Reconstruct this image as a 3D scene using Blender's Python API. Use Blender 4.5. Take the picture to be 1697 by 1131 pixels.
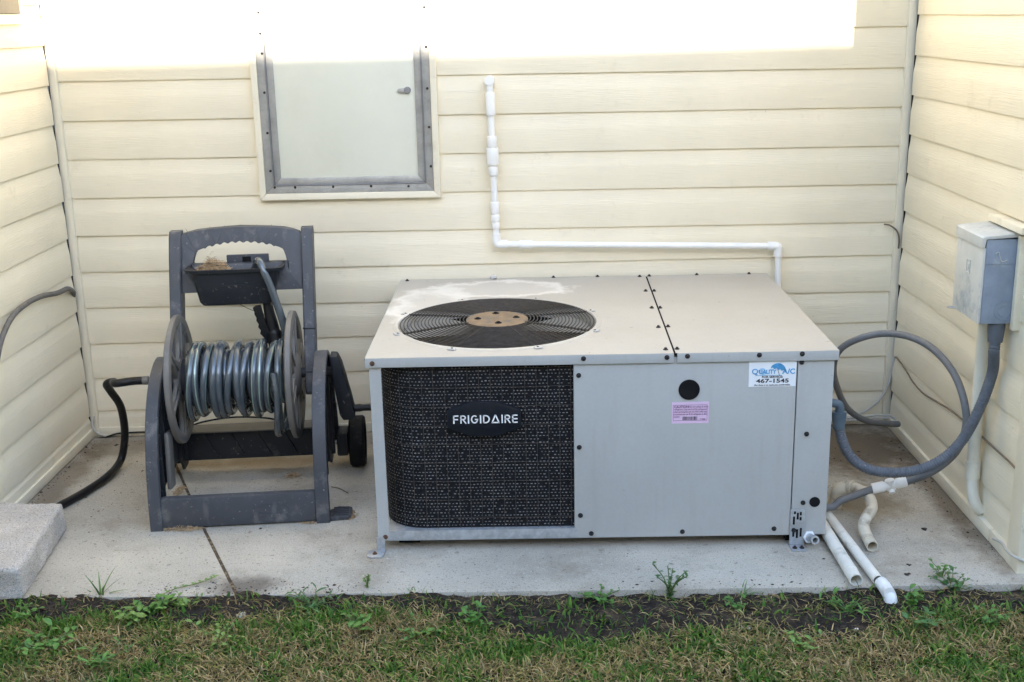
import bpy, bmesh, math, random
import numpy as np
from mathutils import Vector, Matrix, noise

# ------------------------------------------------------------------ camera
R = math.radians
sc = bpy.context.scene
for o in list(bpy.data.objects):
    bpy.data.objects.remove(o)
FPX, IW, IH = 1951.5, 1697.0, 1131.0
CAM = Vector((1.5558, -3.9439, 1.4205))
YAW, PIT, ROL = -0.0153, 0.2709, -0.0214
FW = Vector((math.sin(YAW) * math.cos(PIT), math.cos(YAW) * math.cos(PIT), -math.sin(PIT)))
_r = Vector((math.cos(YAW), -math.sin(YAW), 0)); _u = _r.cross(FW)
RT = _r * math.cos(ROL) + _u * math.sin(ROL)
UP = -_r * math.sin(ROL) + _u * math.cos(ROL)
cd = bpy.data.cameras.new('camera'); cam = bpy.data.objects.new('camera', cd)
sc.collection.objects.link(cam)
cd.sensor_width = 36.0; cd.lens = FPX / IW * 36.0; cd.clip_end = 2000; cd.clip_start = 0.05
m = Matrix((RT, UP, -FW)).transposed().to_4x4(); m.translation = CAM
cam.matrix_world = m
sc.camera = cam

# ------------------------------------------------------------------ sky, sun, exposure
SUN_EL, SUN_AZ = 22.0, 9.0          # sun behind the camera, a little to its right
wd = bpy.data.worlds.new('World'); sc.world = wd; wd.use_nodes = True
nt = wd.node_tree; nt.nodes.clear()
wo = nt.nodes.new('ShaderNodeOutputWorld'); bg = nt.nodes.new('ShaderNodeBackground')
sky = nt.nodes.new('ShaderNodeTexSky'); sky.sky_type = 'NISHITA'; sky.sun_disc = False
sky.sun_elevation = R(SUN_EL); sky.sun_rotation = R(180 - SUN_AZ)
sky.air_density = 1.0; sky.dust_density = 0.6; sky.ozone_density = 0.4
bg.inputs['Strength'].default_value = 0.15
nt.links.new(sky.outputs[0], bg.inputs[0]); nt.links.new(bg.outputs[0], wo.inputs[0])
sd = bpy.data.lights.new('sun', 'SUN'); sd.energy = 3.5; sd.angle = R(0.53); sd.color = (1.0, 0.9, 0.76)
so = bpy.data.objects.new('sun', sd); sc.collection.objects.link(so)
SUN_TO = Vector((math.sin(R(SUN_AZ)) * math.cos(R(SUN_EL)), -math.cos(R(SUN_AZ)) * math.cos(R(SUN_EL)), math.sin(R(SUN_EL))))
so.rotation_euler = SUN_TO.to_track_quat('Z', 'Y').to_euler(); so.location = (4, -8, 9)
sc.view_settings.view_transform = 'Standard'; sc.view_settings.look = 'None'
sc.view_settings.gamma = 1.0; sc.view_settings.exposure = 2.56
sc.view_settings.use_curve_mapping = False
sc.cycles.max_bounces = 8; sc.cycles.diffuse_bounces = 5

random.seed(7); rng = np.random.default_rng(7)
C = sc.collection

# ------------------------------------------------------------------ helpers
def hit(px, py, ax, v):
    d = FW + RT * ((px - IW / 2) / FPX) - UP * ((py - IH / 2) / FPX)
    t = (v - CAM[ax]) / d[ax]
    return CAM + d * t

def tag(o, label=None, cat=None, group=None, kind=None):
    if label: o['label'] = label
    if cat: o['category'] = cat
    if group: o['group'] = group
    if kind: o['kind'] = kind
    return o

def thing(name, label, cat, loc=(0, 0, 0), rz=0, group=None):
    o = bpy.data.objects.new(name, None); C.objects.link(o)
    o.location = loc; o.rotation_euler = (0, 0, rz); o.empty_display_size = .1
    return tag(o, label, cat, group)

class MB:
    """collects shapes; build() links them as ONE mesh object"""
    def __init__(s): s.v = []; s.f = []; s.uv = {}; s.sm = []
    def quadgrid(s, rows, closed=False, smooth=True):
        b = len(s.v); n = len(rows[0])
        for r in rows: s.v += [tuple(p) for p in r]
        for i in range(len(rows) - 1):
            for j in range(n if closed else n - 1):
                k = (j + 1) % n
                s.f.append((b + i * n + j, b + i * n + k, b + (i + 1) * n + k, b + (i + 1) * n + j)); s.sm.append(smooth)
        return b
    def box(s, x0, x1, y0, y1, z0, z1, bev=0.0, M=None, seg=2):
        bm = bmesh.new(); bmesh.ops.create_cube(bm, size=1)
        for v in bm.verts:
            v.co = Vector(((x0 + x1) / 2 + v.co.x * (x1 - x0), (y0 + y1) / 2 + v.co.y * (y1 - y0), (z0 + z1) / 2 + v.co.z * (z1 - z0)))
        if bev: bmesh.ops.bevel(bm, geom=bm.edges[:], offset=bev, segments=seg, affect='EDGES', profile=.6)
        s.addbm(bm, M); return s
    def addbm(s, bm, M=None, smooth=True):
        b = len(s.v); bm.verts.index_update()
        for v in bm.verts: s.v.append(tuple(M @ v.co) if M else tuple(v.co))
        for f in bm.faces: s.f.append(tuple(b + v.index for v in f.verts)); s.sm.append(smooth)
        bm.free()
    def prism(s, pts, axis, a, b, bev=0.0, M=None, seg=2):
        """polygon pts (2D) extruded along axis 0/1/2 from a to b"""
        bm = bmesh.new()
        def P(p, t):
            return Vector({0: (t, p[0], p[1]), 1: (p[0], t, p[1]), 2: (p[0], p[1], t)}[axis])
        va = [bm.verts.new(P(p, a)) for p in pts]; vb = [bm.verts.new(P(p, b)) for p in pts]
        n = len(pts)
        bm.faces.new(va); bm.faces.new(vb[::-1])
        for i in range(n): bm.faces.new((va[i], vb[i], vb[(i + 1) % n], va[(i + 1) % n]))
        bmesh.ops.recalc_face_normals(bm, faces=bm.faces[:])
        if bev: bmesh.ops.bevel(bm, geom=bm.edges[:], offset=bev, segments=seg, affect='EDGES', profile=.6, clamp_overlap=True)
        s.addbm(bm, M); return s
    def tube(s, pts, rad, n=10, caps=True, res=None, smooth_path=True, rfun=None, closed=False, hollow=0.0):
        P = [Vector(p) for p in pts]
        if smooth_path and len(P) > 2:
            P = catmull(P, res or 8, closed)
        elif res and len(P) == 2:
            P = [P[0].lerp(P[1], i / res) for i in range(res + 1)]
        L = len(P); T = []
        for i in range(L):
            if closed: t = P[(i + 1) % L] - P[i - 1]
            else: t = P[min(i + 1, L - 1)] - P[max(i - 1, 0)]
            T.append(t.normalized())
        ref = Vector((0, 0, 1)) if abs(T[0].z) < .9 else Vector((1, 0, 0))
        N = (ref - T[0] * ref.dot(T[0])).normalized()
        rows = []; d = 0; ds = []
        for i in range(L):
            if i: d += (P[i] - P[i - 1]).length
            ds.append(d)
            N = (N - T[i] * N.dot(T[i])).normalized(); B = T[i].cross(N)
            r = rfun(d, i / max(1, L - 1)) if rfun else rad
            rows.append([P[i] + (N * math.cos(2 * math.pi * j / n) + B * math.sin(2 * math.pi * j / n)) * r for j in range(n)])
        if closed: rows.append(rows[0])
        b = s.quadgrid(rows, True)
        f0 = len(s.f) - (len(rows) - 1) * n
        for i in range(len(rows) - 1):
            for j in range(n):
                va, vb = ds[min(i, L - 1)], ds[min(i + 1, L - 1)]
                s.uv[f0 + i * n + j] = ((j / n, va), ((j + 1) / n, va), ((j + 1) / n, vb), (j / n, vb))
        if caps and not closed:
            e = b + (len(rows) - 1) * n
            if hollow:
                for base, sgn, T0 in ((b, 1, T[0]), (e, -1, T[-1])):
                    c = sum((Vector(s.v[base + j]) for j in range(n)), Vector()) / n
                    o1 = len(s.v)
                    for j in range(n): s.v.append(tuple(c + (Vector(s.v[base + j]) - c) * hollow))
                    o2 = len(s.v)
                    for j in range(n): s.v.append(tuple(c + (Vector(s.v[base + j]) - c) * hollow + T0 * sgn * .06))
                    for j in range(n):
                        k = (j + 1) % n
                        s.f.append((base + j, base + k, o1 + k, o1 + j)); s.sm.append(False)
                        s.f.append((o1 + j, o1 + k, o2 + k, o2 + j)); s.sm.append(True)
                    s.f.append(tuple(o2 + j for j in range(n))); s.sm.append(False)
            else:
                s.f.append(tuple(b + j for j in reversed(range(n)))); s.sm.append(False)
                s.f.append(tuple(e + j for j in range(n))); s.sm.append(False)
        return s
    def lathe(s, prof, n=32, axis=2, c=(0, 0, 0), M=None):
        """prof = list of (radius, t) along axis"""
        rows = []
        for r, t in prof:
            row = []
            for j in range(n):
                a = 2 * math.pi * j / n; p = (r * math.cos(a), r * math.sin(a))
                v = {0: (t, p[0], p[1]), 1: (p[0], t, p[1]), 2: (p[0], p[1], t)}[axis]
                v = Vector(v) + Vector(c)
                row.append(M @ v if M else v)
            rows.append(row)
        s.quadgrid(rows, True); return s
    def build(s, name, mat, parent=None, loc=None, smooth=True, ang=38, flip=True):
        me = bpy.data.meshes.new(name); 
        off = Vector(loc) if loc is not None else Vector((0, 0, 0))
        me.from_pydata([tuple(Vector(v) - off) for v in s.v], [], s.f)
        if s.uv:
            ul = me.uv_layers.new(name='UVMap')
            for p in me.polygons:
                u = s.uv.get(p.index)
                if u:
                    for k, li in enumerate(p.loop_indices): ul.data[li].uv = u[k]
        bm = bmesh.new(); bm.from_mesh(me)
        bmesh.ops.remove_doubles(bm, verts=bm.verts[:], dist=1e-6) if not s.uv else None
        bmesh.ops.recalc_face_normals(bm, faces=bm.faces[:]); bm.to_mesh(me); bm.free()
        if smooth:
            me.shade_smooth(); me.set_sharp_from_angle(angle=R(ang))
        me.materials.append(mat)
        o = bpy.data.objects.new(name, me); C.objects.link(o)
        if loc is not None: o.location = off
        if parent is not None: o.parent = parent
        return o

def catmull(P, res, closed=False):
    out = []; n = len(P)
    rng_ = range(n) if closed else range(n - 1)
    for i in rng_:
        if closed: a, b, c, d = P[i - 1], P[i], P[(i + 1) % n], P[(i + 2) % n]
        else: a, b, c, d = P[max(i - 1, 0)], P[i], P[i + 1], P[min(i + 2, n - 1)]
        for k in range(res):
            t = k / res
            out.append(.5 * ((2 * b) + (c - a) * t + (2 * a - 5 * b + 4 * c - d) * t * t + (3 * b - a - 3 * c + d) * t ** 3))
    if not closed: out.append(P[-1])
    return out

def dup(o, parent=None, loc=None, rot=None, scale=None):
    c = o.copy(); C.objects.link(c)
    if parent is not None: c.parent = parent
    if loc is not None: c.location = loc
    if rot is not None: c.rotation_euler = rot
    if scale is not None: c.scale = scale
    return c

# ------------------------------------------------------------------ materials
def mat(name, col, rough=.6, metal=0, spec=.5, var=.12, vscale=8, bump=0, bscale=200, coat=0, dirt=None, dscale=4, dthr=(.5, .75), stretch=None, obj=False, fine=0.0, fscale=300):
    M = bpy.data.materials.new(name); M.use_nodes = True
    T = M.node_tree; N = T.nodes; Lk = T.links; B = N['Principled BSDF']
    B.inputs['Roughness'].default_value = rough; B.inputs['Metallic'].default_value = metal
    B.inputs['Specular IOR Level'].default_value = spec
    B.inputs['Coat Weight'].default_value = coat
    if obj:
        src = N.new('ShaderNodeTexCoord').outputs['Object']
    else:
        src = N.new('ShaderNodeNewGeometry').outputs['Position']
    if stretch:
        mp = N.new('ShaderNodeMapping'); mp.inputs['Scale'].default_value = stretch
        Lk.new(src, mp.inputs[0]); bsrc = mp.outputs[0]
    else: bsrc = src
    n1 = N.new('ShaderNodeTexNoise'); n1.inputs['Scale'].default_value = vscale; n1.inputs['Detail'].default_value = 6; n1.inputs['Roughness'].default_value = .6
    Lk.new(src, n1.inputs['Vector'])
    r1 = N.new('ShaderNodeMapRange'); r1.inputs[1].default_value = .3; r1.inputs[2].default_value = .7; r1.inputs[3].default_value = 1 - var; r1.inputs[4].default_value = 1 + var
    Lk.new(n1.outputs[0], r1.inputs[0])
    mul = N.new('ShaderNodeMix'); mul.data_type = 'RGBA'; mul.blend_type = 'MULTIPLY'; mul.inputs[0].default_value = 1
    mul.inputs[6].default_value = (*col, 1); Lk.new(r1.outputs[0], mul.inputs[7])
    out = mul.outputs[2]
    if fine:
        nf = N.new('ShaderNodeTexNoise'); nf.inputs['Scale'].default_value = fscale; nf.inputs['Detail'].default_value = 3
        Lk.new(src, nf.inputs['Vector'])
        rf = N.new('ShaderNodeMapRange'); rf.inputs[1].default_value = .3; rf.inputs[2].default_value = .7; rf.inputs[3].default_value = 1 - fine; rf.inputs[4].default_value = 1 + fine
        Lk.new(nf.outputs[0], rf.inputs[0])
        m2 = N.new('ShaderNodeMix'); m2.data_type = 'RGBA'; m2.blend_type = 'MULTIPLY'; m2.inputs[0].default_value = 1
        Lk.new(out, m2.inputs[6]); Lk.new(rf.outputs[0], m2.inputs[7]); out = m2.outputs[2]
    if dirt:
        nd = N.new('ShaderNodeTexNoise'); nd.inputs['Scale'].default_value = dscale; nd.inputs['Detail'].default_value = 8; nd.inputs['Roughness'].default_value = .7
        Lk.new(src, nd.inputs['Vector'])
        rd = N.new('ShaderNodeMapRange'); rd.inputs[1].default_value = dthr[0]; rd.inputs[2].default_value = dthr[1]; rd.inputs[3].default_value = 0; rd.inputs[4].default_value = dirt[3] if len(dirt) > 3 else .8
        Lk.new(nd.outputs[0], rd.inputs[0])
        m3 = N.new('ShaderNodeMix'); m3.data_type = 'RGBA'; m3.inputs[7].default_value = (*dirt[:3], 1)
        Lk.new(rd.outputs[0], m3.inputs[0]); Lk.new(out, m3.inputs[6]); out = m3.outputs[2]
    Lk.new(out, B.inputs['Base Color'])
    if bump:
        nb = N.new('ShaderNodeTexNoise'); nb.inputs['Scale'].default_value = bscale; nb.inputs['Detail'].default_value = 4
        Lk.new(bsrc, nb.inputs['Vector'])
        bp = N.new('ShaderNodeBump'); bp.inputs['Strength'].default_value = bump; bp.inputs['Distance'].default_value = .004
        Lk.new(nb.outputs[0], bp.inputs['Height']); Lk.new(bp.outputs[0], B.inputs['Normal'])
    M['out'] = 0
    return M

def nodes(M): return M.node_tree.nodes, M.node_tree.links, M.node_tree.nodes['Principled BSDF']

CREAM = (.82, .742, .57)
M_side = mat('vinyl_siding', CREAM, .42, var=.05, vscale=3, bump=.35, bscale=1, stretch=(14, 14, 420), dirt=(.30, .24, .15, .30), dscale=9, dthr=(.60, .80), spec=.35)
M_trim = mat('vinyl_trim', (.81, .74, .58), .4, var=.05, vscale=5, bump=.05, bscale=200, dirt=(.25, .2, .13, .4), dscale=14, dthr=(.58, .8))
M_gap = mat('dark_backing', (.05, .042, .032), .95, var=.2)
M_soff = mat('painted_soffit', (.78, .75, .68), .6, var=.05)
M_roof = mat('roof_shingle', (.16, .14, .13), .9, var=.25, vscale=20, bump=.5, bscale=60)
M_alu = mat('weathered_aluminium', (.42, .41, .385), .5, metal=.55, var=.18, vscale=20, bump=.08, bscale=300, dirt=(.16, .14, .12, .6), dscale=25, dthr=(.55, .8))
M_alud = mat('dark_aluminium', (.24, .24, .25), .5, metal=.4, var=.2, vscale=20)
M_door = mat('painted_door_panel', (.72, .715, .60), .5, var=.04, vscale=4, dirt=(.52, .48, .36, .25), dscale=3, dthr=(.5, .75), bump=.04, bscale=160)
M_screw = mat('dark_screw', (.035, .032, .035), .45, metal=.5, var=.3, vscale=200)
M_rscrew = mat('rusty_screw', (.12, .06, .035), .8, metal=.2, var=.5, vscale=300)
M_paint = mat('beige_cabinet_paint', (.43, .43, .415), .42, var=.035, vscale=5, spec=.45, dirt=(.40, .36, .28, .18), dscale=18, dthr=(.58, .8), fine=.02, fscale=120)
M_galv = mat('galvanised_steel', (.48, .50, .52), .45, metal=.6, var=.2, vscale=60, dirt=(.28, .27, .26, .5), dscale=20)
M_blk = mat('black_wire', (.035, .033, .034), .5, metal=.3, var=.4, vscale=60, dirt=(.16, .09, .05, .5), dscale=40, dthr=(.58, .75))
M_rustw = mat('brown_guard_wire', (.050, .040, .032), .7, metal=.2, var=.4, vscale=60)
M_coil = mat('dark_coil', (.010, .010, .012), .7, var=.5, vscale=90, spec=.2)
M_finglint = mat('coil_fin_glint', (.17, .165, .16), .5, metal=.35, var=.35, vscale=60)
M_dark = mat('dark_interior', (.012, .012, .013), .85, var=.3, spec=.15)
M_blade = mat('fan_blade', (.26, .27, .275), .5, var=.12, vscale=15, metal=.2)
M_rust = mat('rusty_motor_plate', (.205, .142, .085), .75, var=.25, vscale=25, dirt=(.12, .11, .10, .9), dscale=18, dthr=(.52, .62))
M_badge = mat('badge_black', (.008, .010, .015), .42, var=.2, vscale=40, spec=.3)
M_white = mat('white_print', (.85, .85, .85), .5, var=.02)
M_stk = mat('white_sticker', (.80, .82, .84), .35, var=.02)
M_pink = mat('pink_sticker', (.70, .50, .66), .45, var=.03, vscale=10)
M_ink = mat('black_ink', (.03, .03, .035), .5, var=.05)
M_pinkink = mat('purple_ink', (.16, .07, .16), .5, var=.05)
M_blue = mat('blue_ink', (.08, .32, .58), .5, var=.25, vscale=60)
M_lblue = mat('light_blue_ink', (.40, .62, .80), .5, var=.1)
M_plug = mat('black_rubber_plug', (.007, .007, .008), .6, var=.2, spec=.2)
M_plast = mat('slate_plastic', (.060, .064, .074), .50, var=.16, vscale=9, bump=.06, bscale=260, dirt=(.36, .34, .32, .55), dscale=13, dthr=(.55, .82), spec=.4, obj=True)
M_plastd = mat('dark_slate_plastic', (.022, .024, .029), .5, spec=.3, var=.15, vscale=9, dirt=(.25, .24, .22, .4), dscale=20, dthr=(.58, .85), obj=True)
M_taupe = mat('taupe_plastic', (.150, .140, .128), .5, var=.12, vscale=12, dirt=(.42, .39, .35, .4), dscale=16, dthr=(.56, .85), obj=True)
M_tyre = mat('black_wheel_plastic', (.009, .009, .010), .65, spec=.2, var=.3, vscale=40, dirt=(.12, .11, .09, .5), dscale=40, dthr=(.58, .8))
M_bhose = mat('black_rubber_hose', (.007, .007, .008), .45, spec=.35, var=.2, vscale=30, dirt=(.14, .12, .10, .35), dscale=50, dthr=(.6, .8))
M_conc = mat('concrete', (.47, .425, .35), .9, var=.18, vscale=2.6, bump=.3, bscale=500, dirt=(.24, .195, .14, .75), dscale=3.4, dthr=(.52, .76), fine=.20, fscale=300, spec=.12)
def stain(M, areas):
    N = M.node_tree.nodes; Lk = M.node_tree.links; B = N['Principled BSDF']
    cur = B.inputs['Base Color'].links[0].from_socket
    g = N.new('ShaderNodeNewGeometry').outputs['Position']
    for cx, cy, sx, sy, col, amt in areas:
        mp = N.new('ShaderNodeMapping'); mp.inputs['Location'].default_value = (-cx / sx, -cy / sy, 0); mp.inputs['Scale'].default_value = (1 / sx, 1 / sy, 0)
        Lk.new(g, mp.inputs[0])
        ln = N.new('ShaderNodeVectorMath'); ln.operation = 'LENGTH'; Lk.new(mp.outputs[0], ln.inputs[0])
        nz = N.new('ShaderNodeTexNoise'); nz.inputs['Scale'].default_value = 9; nz.inputs['Detail'].default_value = 8; nz.inputs['Roughness'].default_value = .72; Lk.new(g, nz.inputs['Vector'])
        ad = N.new('ShaderNodeMath'); ad.operation = 'MULTIPLY_ADD'; ad.inputs[1].default_value = 1.7; Lk.new(nz.outputs[0], ad.inputs[0]); Lk.new(ln.outputs['Value'], ad.inputs[2])
        rm = N.new('ShaderNodeMapRange'); rm.inputs[1].default_value = 1.25; rm.inputs[2].default_value = 1.85; rm.inputs[3].default_value = amt; rm.inputs[4].default_value = 0
        Lk.new(ad.outputs[0], rm.inputs[0])
        mx = N.new('ShaderNodeMix'); mx.data_type = 'RGBA'; mx.inputs[7].default_value = (*col, 1)
        Lk.new(rm.outputs[0], mx.inputs[0]); Lk.new(cur, mx.inputs[6]); cur = mx.outputs[2]
    Lk.new(cur, B.inputs['Base Color'])
BR_ = (.13, .095, .06)
def speck(M, scale, lo, hi, col, amt, obj=False, stretch=None):
    N = M.node_tree.nodes; Lk = M.node_tree.links; B = N['Principled BSDF']
    cur = B.inputs['Base Color'].links[0].from_socket
    g = N.new('ShaderNodeTexCoord').outputs['Object'] if obj else N.new('ShaderNodeNewGeometry').outputs['Position']
    if stretch:
        mp = N.new('ShaderNodeMapping'); mp.inputs['Scale'].default_value = stretch; Lk.new(g, mp.inputs[0]); g = mp.outputs[0]
    nz = N.new('ShaderNodeTexNoise'); nz.inputs['Scale'].default_value = scale; nz.inputs['Detail'].default_value = 4; Lk.new(g, nz.inputs['Vector'])
    rm = N.new('ShaderNodeMapRange'); rm.inputs[1].default_value = lo; rm.inputs[2].default_value = hi; rm.inputs[3].default_value = 0; rm.inputs[4].default_value = amt; Lk.new(nz.outputs[0], rm.inputs[0])
    mx = N.new('ShaderNodeMix'); mx.data_type = 'RGBA'; mx.inputs[7].default_value = (*col, 1)
    Lk.new(rm.outputs[0], mx.inputs[0]); Lk.new(cur, mx.inputs[6]); Lk.new(mx.outputs[2], B.inputs['Base Color'])
speck(M_conc, 130, .60, .68, (.16, .13, .10), .55); speck(M_conc, 45, .64, .70, (.13, .10, .075), .5); speck(M_conc, 90, .62, .70, (.62, .60, .56), .5)
speck(M_side, 70, .74, .78, (.22, .18, .12), .6)
speck(M_plast, 30, .60, .72, (.28, .275, .27), .22, True, (1, 1, .35)); speck(M_plast, 120, .68, .73, (.45, .43, .40), .5, True)
speck(M_plastd, 90, .66, .73, (.30, .28, .25), .4, True)
speck(M_paint, 9, .52, .72, (.35, .335, .30), .22, False, (5, 5, .45)); speck(M_paint, 110, .735, .76, (.10, .085, .07), .8)
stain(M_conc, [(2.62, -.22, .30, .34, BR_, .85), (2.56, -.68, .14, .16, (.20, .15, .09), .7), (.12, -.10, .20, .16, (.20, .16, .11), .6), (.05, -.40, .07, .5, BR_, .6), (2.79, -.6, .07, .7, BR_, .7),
    (.80, -1.17, .10, .07, (.10, .08, .065), .75), (2.38, -.95, .04, .25, BR_, .6), (.7, -.3, .35, .10, (.27, .20, .12), .6), (.13, -1.0, .10, .3, (.22, .17, .12), .5), (1.75, -.90, .9, .12, (.24, .20, .16), .35)])  # last entry: wide darker band along the cabinet's front foot
M_block = mat('aggregate_block', (.52, .48, .44), .95, var=.14, vscale=7, bump=.8, bscale=330, dirt=(.30, .23, .18, .5), dscale=11, dthr=(.55, .8), fine=.30, fscale=300, spec=.15)
speck(M_block, 170, .60, .67, (.12, .11, .10), .6)
M_pvc = mat('white_pvc', (.83, .82, .79), .32, var=.04, vscale=20, dirt=(.42, .38, .32, .6), dscale=40, dthr=(.63, .8))
M_opvc = mat('aged_pvc', (.78, .745, .66), .45, var=.08, vscale=20, dirt=(.20, .16, .10, .75), dscale=17, dthr=(.56, .78))
M_trap = mat('dirty_trap_pvc', (.68, .61, .48), .5, var=.12, vscale=16, dirt=(.16, .115, .07, .85), dscale=15, dthr=(.50, .70))
M_cpvc = mat('cream_conduit', (.70, .67, .56), .42, var=.06, vscale=16, dirt=(.35, .31, .24, .4), dscale=20, dthr=(.58, .8))
M_ghose = mat('grey_drain_hose', (.145, .15, .158), .5, var=.12, vscale=25, dirt=(.28, .26, .23, .3), dscale=30, dthr=(.58, .8))
M_flex = mat('grey_flexible_conduit', (.095, .11, .135), .5, var=.15, vscale=30, dirt=(.50, .50, .48, .85), dscale=75, dthr=(.66, .70))
M_bfit = mat('blue_grey_fitting', (.085, .125, .165), .5, var=.12, vscale=30)
M_box = mat('weathered_box_paint', (.55, .56, .53), .75, var=.10, vscale=10, dirt=(.24, .29, .35, .85), dscale=7, dthr=(.50, .64))
M_boxb = mat('faded_blue_box_paint', (.24, .29, .36), .75, var=.18, vscale=14, dirt=(.52, .54, .54, .8), dscale=12, dthr=(.55, .72))
M_cable = mat('pale_cable', (.52, .50, .45), .55, var=.1, vscale=30)
M_bcable = mat('brown_cable', (.20, .15, .105), .7, var=.2, vscale=40)
M_gcable = mat('dark_grey_hose', (.11, .105, .10), .6, var=.2, vscale=40, dirt=(.26, .22, .18, .5), dscale=35)
M_straw = mat('dry_straw', (.40, .28, .16), .9, var=.4, vscale=120)
M_soilc = mat('soil_clump', (.042, .031, .022), .95, var=.4, vscale=120, bump=.5, bscale=300)
M_joint = mat('joint_dirt', (.075, .052, .034), .95, var=.4, vscale=60, dirt=(.30, .22, .12, .8), dscale=70, dthr=(.5, .6))
M_stone = mat('pale_stone', (.50, .48, .46), .85, var=.2, vscale=60, bump=.3, bscale=200)
M_stem = mat('green_stem', (.10, .15, .035), .6, var=.2, vscale=60)
M_glass = mat('window_glass', (.10, .12, .13), .06, var=.1, spec=.8)
M_shadeframe = mat('shade_darkened_window_frame', (.075, .065, .055), .5, metal=.3, var=.2, vscale=30)  # grey aluminium frame, its shade put into a darker base colour
M_stucco = mat('stucco_wall', (.62, .55, .45), .9, var=.08, bump=.3, bscale=80)

# cabinet top: cabinet paint with the sunlit wall's warm bounce tinted in, chalky mineral stain with its own shape behind and left of the fan
def top_mat():
    M = mat('stained_bounce_tinted_top', (.455, .425, .375), .42, var=.05, vscale=4, dirt=(.45, .37, .27, .35), dscale=6, dthr=(.5, .8), fine=.03, fscale=150)  # base warmer than the side paint: wall bounce painted into it
    N, Lk, B = nodes(M)
    cur = B.inputs['Base Color'].links[0].from_socket
    g = N.new('ShaderNodeNewGeometry').outputs['Position']
    def blob(cx, cy, sx, sy, inner, outer, rim):
        mp = N.new('ShaderNodeMapping'); mp.inputs['Location'].default_value = (-cx / sx, -cy / sy, 0); mp.inputs['Scale'].default_value = (1 / sx, 1 / sy, 0)
        Lk.new(g, mp.inputs[0])
        nz = N.new('ShaderNodeTexNoise'); nz.inputs['Scale'].default_value = 7; nz.inputs['Detail'].default_value = 9; nz.inputs['Roughness'].default_value = .62
        Lk.new(g, nz.inputs['Vector'])
        ln = N.new('ShaderNodeVectorMath'); ln.operation = 'LENGTH'; Lk.new(mp.outputs[0], ln.inputs[0])
        ad = N.new('ShaderNodeMath'); ad.operation = 'MULTIPLY_ADD'; ad.inputs[1].default_value = 1.5; Lk.new(nz.outputs[0], ad.inputs[0]); Lk.new(ln.outputs['Value'], ad.inputs[2])
        cr = N.new('ShaderNodeValToRGB'); e = cr.color_ramp.elements
        e[0].position = inner; e[0].color = (rim, rim, rim, 1); e[1].position = outer; e[1].color = (0, 0, 0, 1)
        k = e.new((inner + outer) / 2); k.color = (.9, .9, .9, 1)
        sub = N.new('ShaderNodeMath'); sub.operation = 'MULTIPLY'; sub.inputs[1].default_value = .5
        Lk.new(ad.outputs[0], sub.inputs[0]); Lk.new(sub.outputs[0], cr.inputs[0]); return cr.outputs[0]
    for (a, colr) in ((blob(1.47, -.19, .26, .13, .66, .86, .30), (.78, .74, .69, 1)), (blob(1.25, -.42, .14, .30, .60, .86, .35), (.74, .71, .66, 1))):
        mx = N.new('ShaderNodeMix'); mx.data_type = 'RGBA'; mx.inputs[7].default_value = colr
        Lk.new(a, mx.inputs[0]); Lk.new(cur, mx.inputs[6]); cur = mx.outputs[2]
    Lk.new(cur, B.inputs['Base Color']); return M
M_top = top_mat()
speck(M_top, 60, .71, .75, (.16, .12, .08), .7)

# braided clear vinyl hose: fine crosshatch along the tube, pale green tracer stripe
def hose_mat():
    M = bpy.data.materials.new('braided_vinyl_hose'); M.use_nodes = True
    N, Lk, B = nodes(M)
    uv = N.new('ShaderNodeTexCoord').outputs['UV']; sp = N.new('ShaderNodeSeparateXYZ'); Lk.new(uv, sp.inputs[0])
    def wave(ku, kv):
        a = N.new('ShaderNodeMath'); a.operation = 'MULTIPLY'; a.inputs[1].default_value = ku; Lk.new(sp.outputs[0], a.inputs[0])
        b = N.new('ShaderNodeMath'); b.operation = 'MULTIPLY_ADD'; b.inputs[1].default_value = kv; Lk.new(sp.outputs[1], b.inputs[0]); Lk.new(a.outputs[0], b.inputs[2])
        s = N.new('ShaderNodeMath'); s.operation = 'SINE'; Lk.new(b.outputs[0], s.inputs[0]); return s.outputs[0]
    mxx = N.new('ShaderNodeMath'); mxx.operation = 'MAXIMUM'
    Lk.new(wave(2 * math.pi * 10, 1700), mxx.inputs[0]); Lk.new(wave(2 * math.pi * 10, -1700), mxx.inputs[1])
    rp = N.new('ShaderNodeMapRange'); rp.inputs[1].default_value = -.2; rp.inputs[2].default_value = 1; Lk.new(mxx.outputs[0], rp.inputs[0])
    mix = N.new('ShaderNodeMix'); mix.data_type = 'RGBA'; mix.inputs[6].default_value = (.030, .038, .047, 1); mix.inputs[7].default_value = (.165, .195, .225, 1)
    Lk.new(rp.outputs[0], mix.inputs[0])
    # tracer
    st = N.new('ShaderNodeMath'); st.operation = 'MULTIPLY_ADD'; st.inputs[1].default_value = .12; Lk.new(sp.outputs[1], st.inputs[0]); Lk.new(sp.outputs[0], st.inputs[2])
    fr = N.new('ShaderNodeMath'); fr.operation = 'FRACT'; Lk.new(st.outputs[0], fr.inputs[0])
    lt = N.new('ShaderNodeMath'); lt.operation = 'LESS_THAN'; lt.inputs[1].default_value = .055; Lk.new(fr.outputs[0], lt.inputs[0])
    m2 = N.new('ShaderNodeMix'); m2.data_type = 'RGBA'; m2.inputs[7].default_value = (.28, .38, .33, 1)
    Lk.new(lt.outputs[0], m2.inputs[0]); Lk.new(mix.outputs[2], m2.inputs[6]); Lk.new(m2.outputs[2], B.inputs['Base Color'])
    B.inputs['Roughness'].default_value = .27; B.inputs['Metallic'].default_value = .45; B.inputs['Coat Weight'].default_value = .6; B.inputs['Coat Roughness'].default_value = .15
    return M
M_hose = hose_mat()

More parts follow.
